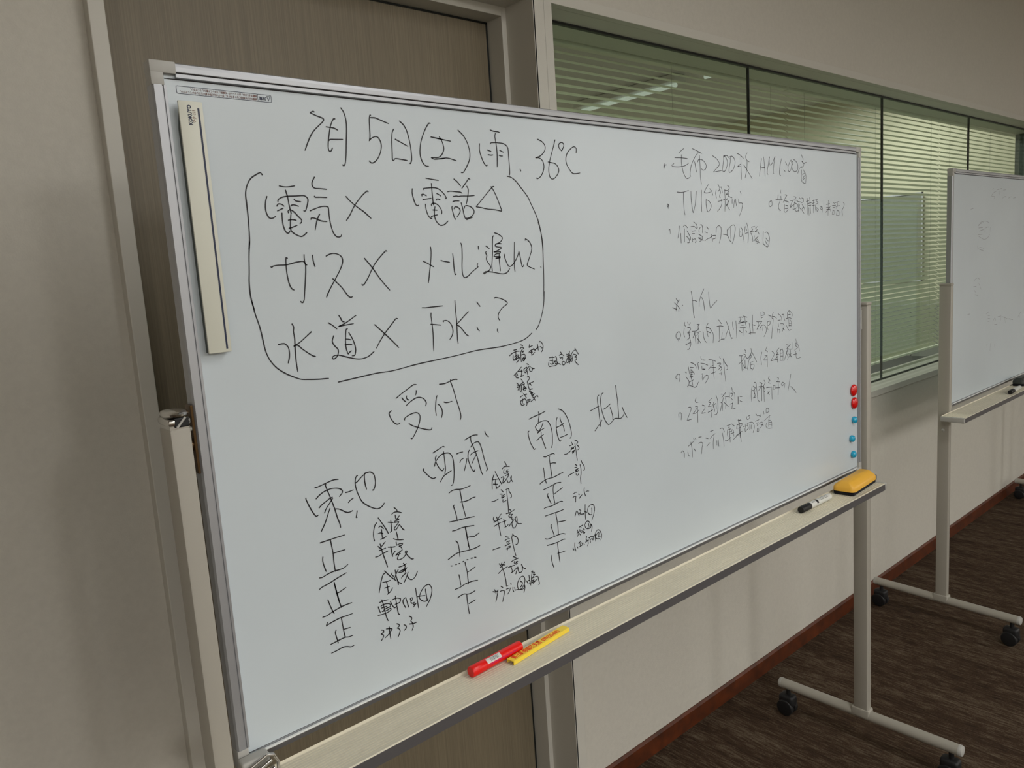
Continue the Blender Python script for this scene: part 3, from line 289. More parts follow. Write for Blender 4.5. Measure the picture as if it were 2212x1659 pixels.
    'shower line': '12453,15118 12484,15132 12499,15045|12795,15192 12770,15061 12740,14955|12833,15045 12837,14855|12928,15181 12984,15208 13072,15152|12962,15135 12947,14874|13010,14987 13087,14948 13135,14870|13052,15085 13116,15010 13155,14947 13108,14863 13042,14856|13279,15265 13367,15223 13406,15145|13178,15173 13284,15178 13384,15136|13210,15085 13333,15093|13218,15033 13303,15031|13218,14946 13219,14868|13233,14914 13311,14928 13343,14880 13304,14850|13498,15160 13454,15097 13466,15053|13506,15207 13555,15206 13584,15143 13574,15042|13422,14948 13568,14938|13437,15019 13570,14970 13553,14907 13456,14868|13432,14941 13593,14890|13728,15166 13792,15115|13657,15063 13750,15039|13642,14883 13789,14934|13805,14927 13931,14979 14044,14986 14036,14929 13927,14912|13887,15012 13925,14867|14058,15041 14080,15137 14168,15184 14246,15143 14254,15070 14212,14909 14162,14822|14315,15004 14448,14986 14500,14968|14482,15083 14604,15163 14724,15195 14782,15145 14761,15013 14710,14882 14646,14794|14477,15099 14478,15001 14561,14869 14612,14834 14607,14983 14603,15147|14938,15120 14937,14950 15016,14942 15062,15008 15059,15092 14994,15142|14978,15046 15001,15022|15179,15157 15130,15007 15107,14907 15122,14829|15239,15234 15289,15105 15295,14936 15271,14802|15214,15103 15250,15055|15173,15006 15286,15018|15557,15153 15423,15137 15478,15086 15374,15037 15521,15051|15678,15148 15587,15119 15669,15083 15552,15034 15681,15058|15393,15016 15453,14933 15454,14821|15700,15028 15730,14980|15536,14949 15506,14830 15611,14896 15696,14929|15611,14896 15705,14825 15638,14772|15577,14846 15736,14790|15914,15045 15899,14870 15903,14747|15979,15009 16080,15020 16161,14931 16166,14820 16085,14689 15887,14769|16017,14889 16115,14821|15989,14824 16078,14734',
    'toilet heading': '12603,13764 12676,13703|12717,13732 12625,13651 12589,13523|12550,13686 12647,13620 12730,13546|12478,13596 12619,13547|12676,13533 12679,13498|12798,13626 12817,13610|13119,13881 13146,13730 13162,13565 13173,13415 13204,13328|13153,13679 13219,13683 13303,13656|13563,13900 13453,13769 13390,13653 13374,13542|13471,13731 13524,13658 13550,13550 13565,13445|13731,13822 13735,13688 13754,13549 13782,13476 13887,13554 14025,13624',
    'school toilet line': '12630,12916 12708,12997 12700,13072 12641,13095 12566,13056 12557,12998 12608,12954 12642,12959|12861,13269 12853,13220 12895,13180|12960,13263 12981,13208|13058,13242 13011,13196|12839,13150 12818,13045 12844,12968|12948,13151 13038,13145 13048,13096 12942,13041 13032,13038|13021,13024 13001,12936 12914,12898|12982,13043 13035,12872 13043,12796 12988,12712 12923,12702|12869,12807 13046,12844|13278,13186 13370,13180 13316,13146 13338,13068 13261,13060|13098,13058 13260,13054 13324,13099|13207,13020 13126,12926|13178,13038 13203,12945 13225,12785|13263,13015 13335,13022 13413,13018|13330,13008 13255,12955|13332,12962 13297,12783|13263,12909 13400,12787|13490,13007 13498,12914 13545,12817 13609,12776|13671,13173 13621,13116 13622,13024 13657,12888|13588,13083 13651,13089 13755,13042 13855,12908 13836,12742|13626,13008 13751,12962|14064,13208 14164,13118|13987,13075 14107,13076 14227,13058|14079,13057 14077,12791|14182,12921 14153,12783|14025,12743 14148,12783 14263,12780|14353,13144 14436,13007 14485,12843 14549,12756 14584,12775|14441,12990 14347,12889 14309,12791|14593,13116 14595,13023 14614,12948|14720,13130 14729,12946 14737,12746|14831,13197 14942,13192 15002,13174|14896,13191 14891,13076|14940,13149 14811,13063 15102,13095|15013,13207 15167,13168|15073,13189 15079,13110|14821,13064 15168,13071|14935,13012 15052,13007|15092,13070 15121,12969|14876,12961 15096,12940|15025,12947 15032,12756|14841,12900 14946,12843|15103,12874 15153,12830|15393,13200 15380,12991 15397,12824|15242,13030 15280,12896 15299,12768|15370,12984 15490,12952|15228,12796 15281,12806 15508,12783|15746,13236 15760,13075|15826,13240 15885,13211 15883,13158 15763,13155|15771,13106 15821,13107|15542,13047 15605,13026 15788,13025|15778,13020 15651,12939 15559,12855|15630,13021 15599,12864|15688,12869 15775,12927 15874,12926 15957,12856 15960,12775 15854,12654|15739,12917 15741,12824|15818,12883 15810,12804|16049,13144 16185,13097|16280,13191 16223,13102 16229,13047 16273,13043 16241,12869 16196,12670 16182,12581|16236,13090 16338,13078 16420,13030|16013,12985 16009,12878 16036,12800|16018,12985 16105,12999 16133,12947 16076,12899 16025,12917|16486,13141 16626,13053 16654,12954|16471,12979 16597,12978|16489,12900 16502,12831|16448,12781 16471,12683|16484,12750 16553,12757 16545,12675|16653,13092 16733,13096 16757,13000 16798,12933|16594,12891 16700,12881 16752,12834 16723,12768 16657,12691|16660,12788 16775,12721|16911,13130 16907,13000|16949,13149 17004,13162 17112,13108 17137,13050 17108,12997|16947,13072 17056,13071|17004,13145 17028,13059|16853,12991 17026,12990 17096,12961|16971,12953 16980,12785|17052,12932 17088,12858 17064,12777|16968,12870 17077,12859|16967,12814 17076,12804|16864,12824 16911,12750 16991,12694 17078,12705|17026,12990 17025,12948',
    'headquarters line': '12607,12084 12643,12165 12637,12220 12589,12244 12509,12208 12507,12166 12564,12145|12818,12256 12864,12228|12840,12154 12934,12051 12930,11979 12872,11936 12930,11966 13129,11893 13212,11913 13265,11984|13020,12421 13115,12391 13194,12333 13199,12283|12931,12347 12964,12217 13011,12113|12990,12330 13103,12310|13020,12282 13020,12136 13069,11921|13027,12269 13105,12210 13143,12163|13005,12224 13105,12210|13002,12175 13083,12176|12999,12127 13080,12128|12945,12025 13088,12053|13380,12507 13386,12467 13414,12439|13448,12452 13467,12420 13538,12409|13300,12392 13268,12372 13287,12242|13369,12366 13505,12334 13621,12289|13399,12306 13415,12229 13499,12218 13512,12241|13437,12239 13520,12216|13381,12135 13431,12136 13406,12057 13424,11993 13469,12049 13555,12086 13630,12063 13606,12004 13500,11915|13656,12404 13783,12381 13915,12337|13808,12365 13817,12201 13835,11957|13637,12192 13734,12250 13811,12257|13732,12225 13904,12205|13743,12098 13908,12113|14058,12420 14091,12370|13969,12282 14082,12277 14103,12252 14014,12225 14111,12187 14010,12150|14126,12185 14119,12135 14074,12116|14027,12054 14093,12042|14095,12088 14118,12013|14197,12359 14212,12212 14237,12030 14262,11850|14197,12359 14258,12257 14353,12168 14350,12117 14287,12095|15041,12456 15096,12423 15071,12387|14811,12347 14950,12328|14999,12361 15092,12332 14946,12231 14779,12159|14903,12328 14909,12184 14922,11993|15067,12295 15160,12244 15259,12311 15334,12382|15040,12220 15056,12033|14929,12168 15033,12049 15142,12027|15058,12086 14984,12016|15294,12455 15325,12383 15450,12222 15529,12118|15320,12376 15206,12199 15131,11984|15259,12298 15335,12276|15256,12232 15320,12264|15243,12141 15373,12143|15276,12124 15271,12005 15319,11990|15288,12082 15395,12082 15408,12027 15332,11949|15750,12317 15705,12190 15729,12025|15970,12418 15912,12341 16001,12290|15872,12224 15988,12221 15896,12180 15818,12125 15994,12105|15973,12212 15979,11944|16185,12287 16256,12246 16280,12188 16126,12062 16250,12068 16470,12068|16510,12324 16387,12258 16464,12207 16359,12184 16490,12177|16410,12159 16436,11989|16329,12086 16451,12131|16567,12292 16554,12030|16572,12264 16653,12291 16692,12194 16671,12029|16580,12193 16676,12188|16578,12124 16674,12113|16538,12026 16751,12005|16843,12364 17005,12332|17033,12357 16894,12282 16840,12261|16868,12313 16948,12248 17112,12229|16894,12254 16751,12019|16892,12212 16837,12163 16915,12069 16886,11988|17029,12211 17041,12054|16945,12136 17095,12033|17054,12137 16942,12052|17160,12385 17151,12233|17284,12457 17316,12391|17254,12355 17366,12357 17252,12298 17391,12240 17221,12188|17365,12328 17419,12265 17461,12140|17152,12088 17331,12090|17276,12153 17311,11992 17412,11971 17531,11985',
    'classroom line': '12558,11362 12556,11425 12613,11442 12649,11391 12632,11291|12882,11504 12956,11502 12982,11456 12904,11347 12821,11239 12999,11243|13167,11663 13123,11607 13162,11569 13244,11559|13128,11483 13215,11472 13108,11382 13034,11352 13150,11343 13258,11391|13203,11453 13203,11136|13375,11474 13451,11447 13466,11392 13336,11300 13479,11293|13729,11567 13592,11503 13694,11472 13581,11408 13721,11399|13682,11355 13690,11156|13575,11284 13747,11308|13753,11433 13809,11316|13785,11464 13818,11260|13795,11408 13876,11431 13882,11304|13885,11603 13940,11475 13944,11293 13895,11192 13809,11189|14071,11599 14228,11571|14099,11522 14249,11608|14163,11549 14289,11511 14384,11495|14162,11512 14022,11225|14063,11419 14123,11372 14104,11230|14237,11500 14253,11425 14232,11245|14188,11398 14342,11281|14389,11594 14396,11475|14490,11682 14506,11617|14439,11561 14548,11544 14447,11467 14509,11402|14518,11585 14594,11537 14606,11386|14409,11326 14519,11326|14520,11352 14468,11205 14611,11192|14727,11441 14720,11274|14734,11433 14726,11270|14800,11430 14893,11419|14802,11336 14888,11300|15307,11582 15266,11410 15286,11235|15387,11666 15476,11634 15504,11469 15538,11252 15613,11182|15356,11586 15458,11533 15365,11471 15451,11362 15338,11311 15464,11321|15396,11561 15394,11332|15318,11497 15455,11457|15630,11634 15742,11587|15721,11609 15706,11186|15577,11534 15683,11538 15824,11498|15683,11519 15566,11440|15823,11657 15871,11588 15790,11522 15857,11415 15820,11382|15790,11541 15806,11384 15819,11148|16049,11718 15996,11667 16082,11616 16000,11569 16101,11542|15917,11464 16149,11449 16153,11331 16161,11152|15947,11304 16051,11366|15978,11357 16041,11273|16210,11487 16221,11379 16295,11380 16298,11466 16224,11477|16400,11641 16474,11607 16428,11566|16352,11545 16524,11513|16428,11566 16446,11445 16431,11208|16318,11400 16519,11374|16708,11338 16750,11440 16637,11488 16582,11444 16634,11405 16711,11445|17026,11634 16983,11487 16891,11250|17018,11332 17172,11235 17273,11134',
    'volunteer parking line': '12586,10605 12639,10636 12692,10583 12693,10485|13028,10822 13050,10793|13086,10814 13114,10787|12842,10693 12971,10737 13048,10768|12932,10763 12964,10615 12971,10429|12817,10568 12842,10499 12887,10468|13039,10600 13094,10531|13209,10815 13310,10802|13196,10682 13292,10691 13349,10644 13314,10544 13296,10436|13463,10748 13552,10716|13495,10561 13607,10614|13638,10855 13749,10859|13624,10705 13719,10752 13813,10774|13767,10725 13736,10603 13735,10457|13873,10613 13868,10504|13923,10621 13935,10475|13997,10846 14098,10845 14169,10739|14080,10738 14118,10601 14136,10431|14252,10861 14420,10871|14321,10822 14271,10720 14292,10612|14318,10767 14415,10767|14328,10709 14432,10708|14354,10853 14365,10665 14376,10476|14179,10545 14275,10533 14407,10582|14453,10873 14561,10804|14466,10747 14410,10656 14542,10669|14511,10712 14524,10578|14502,10511 14669,10569 14804,10600|14704,10902 14817,10901|14725,10928 14743,10744 14786,10490|14659,10797 14643,10725|14684,10902 14849,10872|14718,10933 14760,10832 14785,10638 14815,10396|14661,10831 14656,10719|14673,10810 14827,10819 14879,10791 14790,10732 14690,10731|14616,10576 14751,10607 14859,10631|15054,10931 15066,10872 15134,10859 15184,10908 15171,10939 15102,10922|14910,10728 15059,10720|14993,10770 15020,10593|14944,10722 14986,10600 15125,10650 15061,10758 15164,10774 15302,10753 15367,10644 15313,10511|15183,10736 15171,10603|15238,10706 15227,10612|15448,10927 15502,10871|15414,10759 15569,10770|15468,10703 15545,10705|15480,10654 15529,10653|15491,10582 15474,10508 15552,10501 15547,10572|15524,10887 15594,10855|15616,10890 15621,10831|15658,10864 15657,10825|15580,10683 15687,10691 15743,10653 15647,10573 15597,10563|15615,10657 15756,10604|15768,10934 15787,10861|15884,10962 15888,10863|15892,10980 15986,10964 16005,10882 15888,10871|15795,10702 15942,10755 16060,10786|15887,10627 15870,10551 15969,10493 16138,10470|15976,10690 16085,10651 16120,10585 16117,10506|16011,10624 16120,10604|16002,10578 16119,10557|15982,10649 15985,10530|15999,10706 16030,10759',
}
FADED = '32443,15701 32750,15745|34818,16470 34951,16518|34698,16244 34962,16360 35302,16434|35581,16440 35662,16304|34700,16221 35111,16205 34980,16113|35368,16481 35927,16538|36031,16126 36097,16196 36456,16236|36756,16170 37085,16233|37353,16177 37656,16205|36076,16472 36435,16502|33325,15086 33575,15216 34096,15257 34501,15187|33245,15035 33325,15123 33838,15207|33332,15005 33763,15015|33425,14886 33855,14939|33263,14742 33779,14762|34027,14997 34039,14818|34115,14996 34470,15022 34530,14810|33352,14681 33968,14556 34407,14631 34579,14749|34651,15020 34709,14837|33245,14330 33299,14151|33338,14209 33997,14100|33463,14265 33901,14223|33817,14165 33989,14220|32940,13011 33276,13097 33539,13037|32869,12778 33209,12787|32961,12653 33137,12552|33057,12468 33404,12414|33461,12892 33739,12633|32329,11762 32547,11759|34381,11608 34694,11676|34585,11522 34826,11515|34592,11412 34835,11391|34601,11289 34802,11284|35210,11260 35449,11378 35543,11230|35782,11376 36207,11367 36059,11070|35387,11091 35721,11074|36382,11324 37003,11183|36643,11301 36751,11034|37182,11167 37729,11075|38369,11120 38729,11296 38865,11255|38542,11282 38653,11095|34541,10390 34596,10163|34987,10368 34926,10069|35445,10289 35543,10081'
H_BOARD_Y = 0.937
W = 1.3625; WB = 1.5565          # the two faces of the partition
ZH = 2.079; ZS = 0.875           # window head and sill
XD0 = 0.385; XD1 = 1.306         # door leaf edges
XR = 1.3218                      # right side of the door recess
ZD = 2.064

# ---------------------------------------------------------------- room shell
RX0, RX1, RY0 = -3.2, 9.0, -5.2
def struct(o): o['kind'] = 'structure'; return o
struct(MB().box(RX0, RX1, RY0, WB, -0.1, 0).build('floor', M['carpet']))
struct(MB().box(RX0, RX1, RY0, WB, CEIL, CEIL + 0.1).build('ceiling', M['ceiling']))
wb = MB()
wb.box(RX0, 0.360, W, WB, 0, CEIL)
wb.box(0.360, XR, W, WB, 2.086, CEIL)
wb.box(XR, 1.3834, W, WB, 0, CEIL)
wb.box(1.3834, 5.56, W, WB, 0, ZS - 0.003)
wb.box(1.3834, 5.56, W, WB, ZH + 0.003, CEIL)
wb.box(5.56, RX1, W, WB, 0, CEIL)
wb.box(0.36, XR, WB - 0.012, WB, 0, 2.09)
struct(wb.build('wall_back', M['wall']))
struct(MB().box(RX0 - 0.1, RX0, RY0, WB, 0, CEIL).build('wall_left', M['wall']))
struct(MB().box(RX1, RX1 + 0.1, RY0, WB, 0, CEIL).build('wall_right', M['wall']))
struct(MB().box(RX0, RX1, RY0 - 0.1, RY0, 0, CEIL).build('wall_front', M['wall']))
bp = [(W, 0), (W - 0.007, 0), (W - 0.007, 0.052), (W - 0.003, 0.060), (W, 0.060)]
struct(MB().prism_x(bp, XR + 0.034, RX1).build('baseboard_back', M['baseboard']))
struct(MB().prism_x(bp, RX0, 0.352).build('baseboard_left', M['baseboard']))

# door: frame (trim) and leaf
t = MB()
t.box(0.3555, 0.380, W - 0.024, WB - 0.02, 0, 2.11, 0.0015)
struct(t.build('trim_1', M['trim']))
t = MB()
t.box(XR - 0.0005, 1.3571, W - 0.003, W + 0.010, 0, CEIL, 0.001)          # face of the corner casing
t.box(XR - 0.001, XR + 0.004, W - 0.003, WB - 0.02, 0, 2.09)                 # reveal
t.box(XD1 + 0.0005, XR, 1.455, WB - 0.02, 0, 2.09, 0.001)                  # stop, facing the room
struct(t.build('trim_2', M['trim']))
t = MB()
t.box(0.380, XR, W - 0.003, W + 0.010, 2.086, 2.12, 0.001)
t.box(0.380, XR, W, WB - 0.02, 2.085, 2.095)
t.box(0.380, XD1 + 0.0005, 1.455, WB - 0.02, ZD, 2.0855, 0.001)
struct(t.build('trim_3', M['trim']))
struct(MB().box(0.388, XD1 - 0.007, 1.507, 1.541, 0.008, ZD - 0.006, 0.001).build('door_1', M['door']))
struct(MB().box(0.384, XD1 - 0.0002, 1.509, 1.5435, 0.002, ZD - 0.0005).build('trim_4', M['gasket']))

# window: painted frame, sill, four butt-jointed panes
win = struct(empty('window_1', (3.4, W, ZS)))
f = MB()
f.box(1.3576, 1.3834, W - 0.003, W + 0.02, ZS - 0.028, ZH + 0.026, 0.001)
f.box(1.3834, 5.56, W - 0.003, W + 0.02, ZH, ZH + 0.026, 0.001)
f.box(5.56, 5.59, W - 0.003, W + 0.02, ZS - 0.028, ZH + 0.026, 0.001)
f.box(1.3834, 5.56, W + 0.02, WB - 0.002, ZH, ZH + 0.010)
f.box(1.3755, 1.3850, W + 0.02, WB - 0.002, ZS, ZH)
f.build('window_frame', M['trim'], win)
MB().box(5.553, 5.562, W + 0.0205, WB + 0.002, ZS + 0.0005, ZH - 0.0005).build('window_jamb', M['shade_jamb'], win)
f = MB(); f.box(1.3834, 5.56, W - 0.008, WB + 0.004, ZS - 0.026, ZS, 0.002)
f.build('sill', M['trim'], win)
gx = [1.3834, 2.3902, 3.4228, 4.4364, 5.5525]
for a, b in zip(gx, gx[1:]):
    MB().box(a + 0.0022, b - 0.0022, 1.4495, 1.4575, ZS + 0.004, ZH - 0.003).build('pane', M['glass'], win)
for x in gx[1:-1]:
    MB().box(x - 0.0022, x + 0.0022, 1.449, 1.458, ZS + 0.001, ZH).build('joint_seal', M['gasket'], win)
g = MB()
g.box(1.3834, 5.56, 1.4475, 1.4595, ZH - 0.006, ZH)
g.box(1.3834, 5.56, 1.4485, 1.4585, ZS, ZS + 0.0045)
g.box(1.3834, 1.387, 1.4485, 1.4585, ZS, ZH)
g.build('edge_gasket', M['gasket'], win)

# ---------------------------------------------------------------- neighbouring room behind the glass
NX0, NX1, NY1, NC = -0.4, 6.02, 6.2, 2.6
struct(MB().box(NX0, NX1 + 2, WB, NY1, -0.1, 0).build('floor_neighbour', M['far_floor']))
struct(MB().box(NX0, NX1 + 2, WB, NY1, NC, NC + 0.1).build('ceiling_neighbour', M['ceiling']))
struct(MB().box(NX1, NX1 + 0.1, WB + 0.04, NY1, 0, NC).build('wall_neighbour_right', M['far_wall']))
struct(MB().box(NX0, NX1 + 2, NY1, NY1 + 0.1, 0, NC).build('wall_neighbour_back', M['far_wall']))
struct(MB().box(NX0 - 0.1, NX0, WB, NY1, 0, NC).build('wall_neighbour_left', M['far_wall']))

# blinds: three, each slat a part
SLAT_P = 0.0221
def slat_mesh(wd):
    bm = bmesh.new(); ang = math.radians(-35); n = 4; wdt = 0.025
    rows = []
    for k in range(n + 1):
        t_ = -0.5 + k / n; y = t_ * wdt; z = 0.0016 * (1 - (2 * t_) ** 2)
        yy = y * math.cos(ang) + z * math.sin(ang); zz = -y * math.sin(ang) + z * math.cos(ang)
        rows.append((bm.verts.new((0, yy, zz)), bm.verts.new((wd, yy, zz))))
    for a, b in zip(rows, rows[1:]): bm.faces.new((a[0], a[1], b[1], b[0]))
    bmesh.ops.solidify(bm, geom=bm.faces[:], thickness=0.0003)
    me = bpy.data.meshes.new('slat'); bm.to_mesh(me); bm.free(); me.materials.append(M['blind']); return me
bx = [1.40, 2.867, 4.405, 5.90]
blabels = ['leftmost pale venetian blind behind the glass, beside the door', 'middle pale venetian blind behind the glass, mostly above the first whiteboard',
           'rightmost pale venetian blind behind the glass, above the second whiteboard']
BY = 1.585
for i in range(3):
    x0, x1 = bx[i] + 0.006, bx[i + 1] - 0.006
    r = tag(empty('venetian_blind', (x0, BY, 0.9)), blabels[i], 'blind', 'venetian blinds behind the glass')
    MB().box(x0, x1, BY - 0.014, BY + 0.014, 2.075, 2.105, 0.002).build('headrail', M['blind'], r)
    MB().box(x0, x1, BY - 0.012, BY + 0.010, 0.906, 0.915, 0.003).build('bottom_rail', M['blind'], r)
    me = slat_mesh(x1 - x0); k = 0; z = 0.929
    while z < 2.07:
        s = bpy.data.objects.new('slat', me); COL.objects.link(s); s.parent = r; s.location = (0, 0, z - 0.9); z += SLAT_P
    for q in (0.12, (x1 - x0) / 2, x1 - x0 - 0.12):
        MB().cyl((x0 + q, BY - 0.0125, 0.90), (x0 + q, BY - 0.0125, 2.08), 0.0006, n=6).build('ladder_cord', M['cord'], r)

# things in the neighbouring room, seen through the slats
dd = tag(empty('notice_board', (NX1 - 0.02, 2.47, 1.2)), 'grey-green notice board on the wall beyond the blinds', 'board')
MB().box(NX1 - 0.03, NX1 - 0.002, 2.26, 2.70, 1.20, 1.82, 0.004).build('board_panel', M['far_cabinet'], dd)
MB().box(NX1 - 0.036, NX1 - 0.028, 2.25, 2.71, 1.19, 1.20).box(NX1 - 0.036, NX1 - 0.028, 2.25, 2.71, 1.82, 1.83).box(NX1 - 0.036, NX1 - 0.028, 2.25, 2.26, 1.19, 1.83).box(NX1 - 0.036, NX1 - 0.028, 2.70, 2.71, 1.19, 1.83).build('board_frame', M['alu'], dd)
cb = tag(empty('cabinet', (5.7, 2.2, 0)), 'low grey cabinet against the wall beyond the blinds', 'cabinet')
MB().box(5.55, NX1 - 0.002, 1.75, 2.95, 0.05, 1.05, 0.004).build('cabinet_body', M['far_cabinet'], cb)
MB().box(5.57, NX1 - 0.01, 1.78, 2.92, 0.0, 0.05).build('plinth', M['black'], cb)
for k in range(3):
    dr = MB().box(5.532, 5.549, 1.76 + k * 0.395, 2.145 + k * 0.395, 0.07, 1.03, 0.003).build('cabinet_door', M['far_cabinet'], cb)
    MB().box(5.515, 5.531, 1.80 + k * 0.395, 1.812 + k * 0.395, 0.5, 0.65, 0.002).build('handle', M['chrome'], dr)
tk = tag(empty('desk', (3.9, 1.95, 0)), 'long dark-topped desk just behind the window sill', 'desk')
MB().box(3.0, 5.3, 1.70, 2.30, 0.70, 0.73, 0.004).build('desk_top', M['desk'], tk)
for x in (3.05, 5.22):
    for y in (1.74, 2.23): MB().box(x, x + 0.03, y, y + 0.03, 0, 0.699).build('leg', M['tray_side'], tk)
for i, (y0, y1) in enumerate(((2.98, 3.85), (2.2, 2.83))):
    fx = tag(empty('ceiling_light', (4.13, (y0 + y1) / 2, NC)), ['dim ceiling light deeper in the room behind the glass', 'dim ceiling light nearer the glass in the room behind it'][i], 'ceiling light')
    MB().box(4.07, 4.19, y0, y1, NC - 0.045, NC - 0.002, 0.004).build('light_housing', M['white'], fx)
    MB().cyl((4.13, y0 + 0.03, NC - 0.06), (4.13, y1 - 0.03, NC - 0.06), 0.013, n=12).build('tube', M['tube_dim'], fx)
# room fixtures (above the frame, they light the room and show in the glass)
for i, (x, y, _p) in enumerate(ROOM_LIGHTS):
    fx = tag(empty('ceiling_light', (x, y, CEIL)), 'white twin-tube fluorescent light on the ceiling of the room', 'ceiling light', 'fluorescent lights of the room')
    MB().box(x - 0.13, x + 0.13, y - 1.12, y + 1.12, CEIL - 0.04, CEIL - 0.001, 0.004).build('light_housing', M['white'], fx)
    for s in (-0.06, 0.06):
        MB().cyl((x + s, y - 1.08, CEIL - 0.056), (x + s, y + 1.08, CEIL - 0.056), 0.014, n=12).build('tube', M['tube'], fx)

# ---------------------------------------------------------------- handwriting ribbons
def catmull(pts, n=4):
    if len(pts) < 3: return pts
    out = []
    P = [Vector(p) for p in pts]
    sharp = [False] * len(P)
    for i in range(1, len(P) - 1):
        a = P[i] - P[i - 1]; b = P[i + 1] - P[i]
        if a.length > 1e-9 and b.length > 1e-9 and a.normalized().dot(b.normalized()) < 0.15: sharp[i] = True
    for i in range(len(P) - 1):
        p1, p2 = P[i], P[i + 1]
        m1 = (p2 - p1) if i == 0 or sharp[i] else (p2 - P[i - 1]) / 2
        m2 = (p2 - p1) if i + 2 >= len(P) or sharp[i + 1] else (P[i + 2] - p1) / 2
        L = (p2 - p1).length
        if m1.length > L * 1.2: m1 = m1.normalized() * L * 1.2
        if m2.length > L * 1.2: m2 = m2.normalized() * L * 1.2
        for k in range(n):
            t = k / n; t2 = t * t; t3 = t2 * t
            out.append((2 * t3 - 3 * t2 + 1) * p1 + (t3 - 2 * t2 + t) * m1 + (-2 * t3 + 3 * t2) * p2 + (t3 - t2) * m2)
    out.append(P[-1]); return out
def ribbon(bm, pts, hw, y):
    P = [Vector(p) for p in catmull([Vector(p) for p in pts])]
    Q = [P[0]]
    for p in P[1:]:
        if (p - Q[-1]).length > 0.0002: Q.append(p)
    if len(Q) < 2: Q.append(Q[0] + Vector((0.0012, 0)))
    n = len(Q); L = []; Rr = []
    rnd = random.random() * 6
    for i, p in enumerate(Q):
        d = (Q[min(i + 1, n - 1)] - Q[max(i - 1, 0)]); d = d.normalized() if d.length > 1e-9 else Vector((1, 0))
        nn = Vector((-d.y, d.x)); w = hw * (1 + 0.10 * math.sin(rnd + i * 0.35))
        if i == n - 1 and n > 4: w *= 0.75
        L.append(bm.verts.new((p.x + nn.x * w, y, p.y + nn.y * w))); Rr.append(bm.verts.new((p.x - nn.x * w, y, p.y - nn.y * w)))
    for i in range(n - 1):
        bm.faces.new((L[i], L[i + 1], Rr[i + 1], Rr[i]))
    for c, w in ((Q[0], hw), (Q[-1], hw * 0.8)):
        vs = [bm.verts.new((c.x + w * math.cos(a * math.pi / 4), y - 0.00003, c.y + w * math.sin(a * math.pi / 4))) for a in range(8)]
        bm.faces.new(vs)
def writing(name, data, hw, y, m, parent, label=None, gap=0.030):
    """one part per cluster of strokes that stand apart from the others"""
    st = [[tuple(float(v) / 10000 for v in q.split(',')) for q in s.split()] for s in data.split('|')]
    bb = [(min(p[0] for p in q), max(p[0] for p in q), min(p[1] for p in q), max(p[1] for p in q)) for q in st]
    root = list(range(len(st)))
    def find(i):
        while root[i] != i: i = root[i]
        return i
    for i in range(len(st)):
        for j in range(i):
            a, b = bb[i], bb[j]
            if max(a[0], b[0]) - min(a[1], b[1]) < gap and max(a[2], b[2]) - min(a[3], b[3]) < gap: root[find(i)] = find(j)
    for r in sorted(set(find(i) for i in range(len(st)))):
        bm = bmesh.new()
        for i in range(len(st)):
            if find(i) == r: ribbon(bm, st[i], hw, y)
        me = bpy.data.meshes.new(name); bm.to_mesh(me); bm.free(); me.materials.append(m)
        o = bpy.data.objects.new(name, me); COL.objects.link(o); o.parent = parent; o.location = -world_loc(parent)
        if label: o['label'] = label

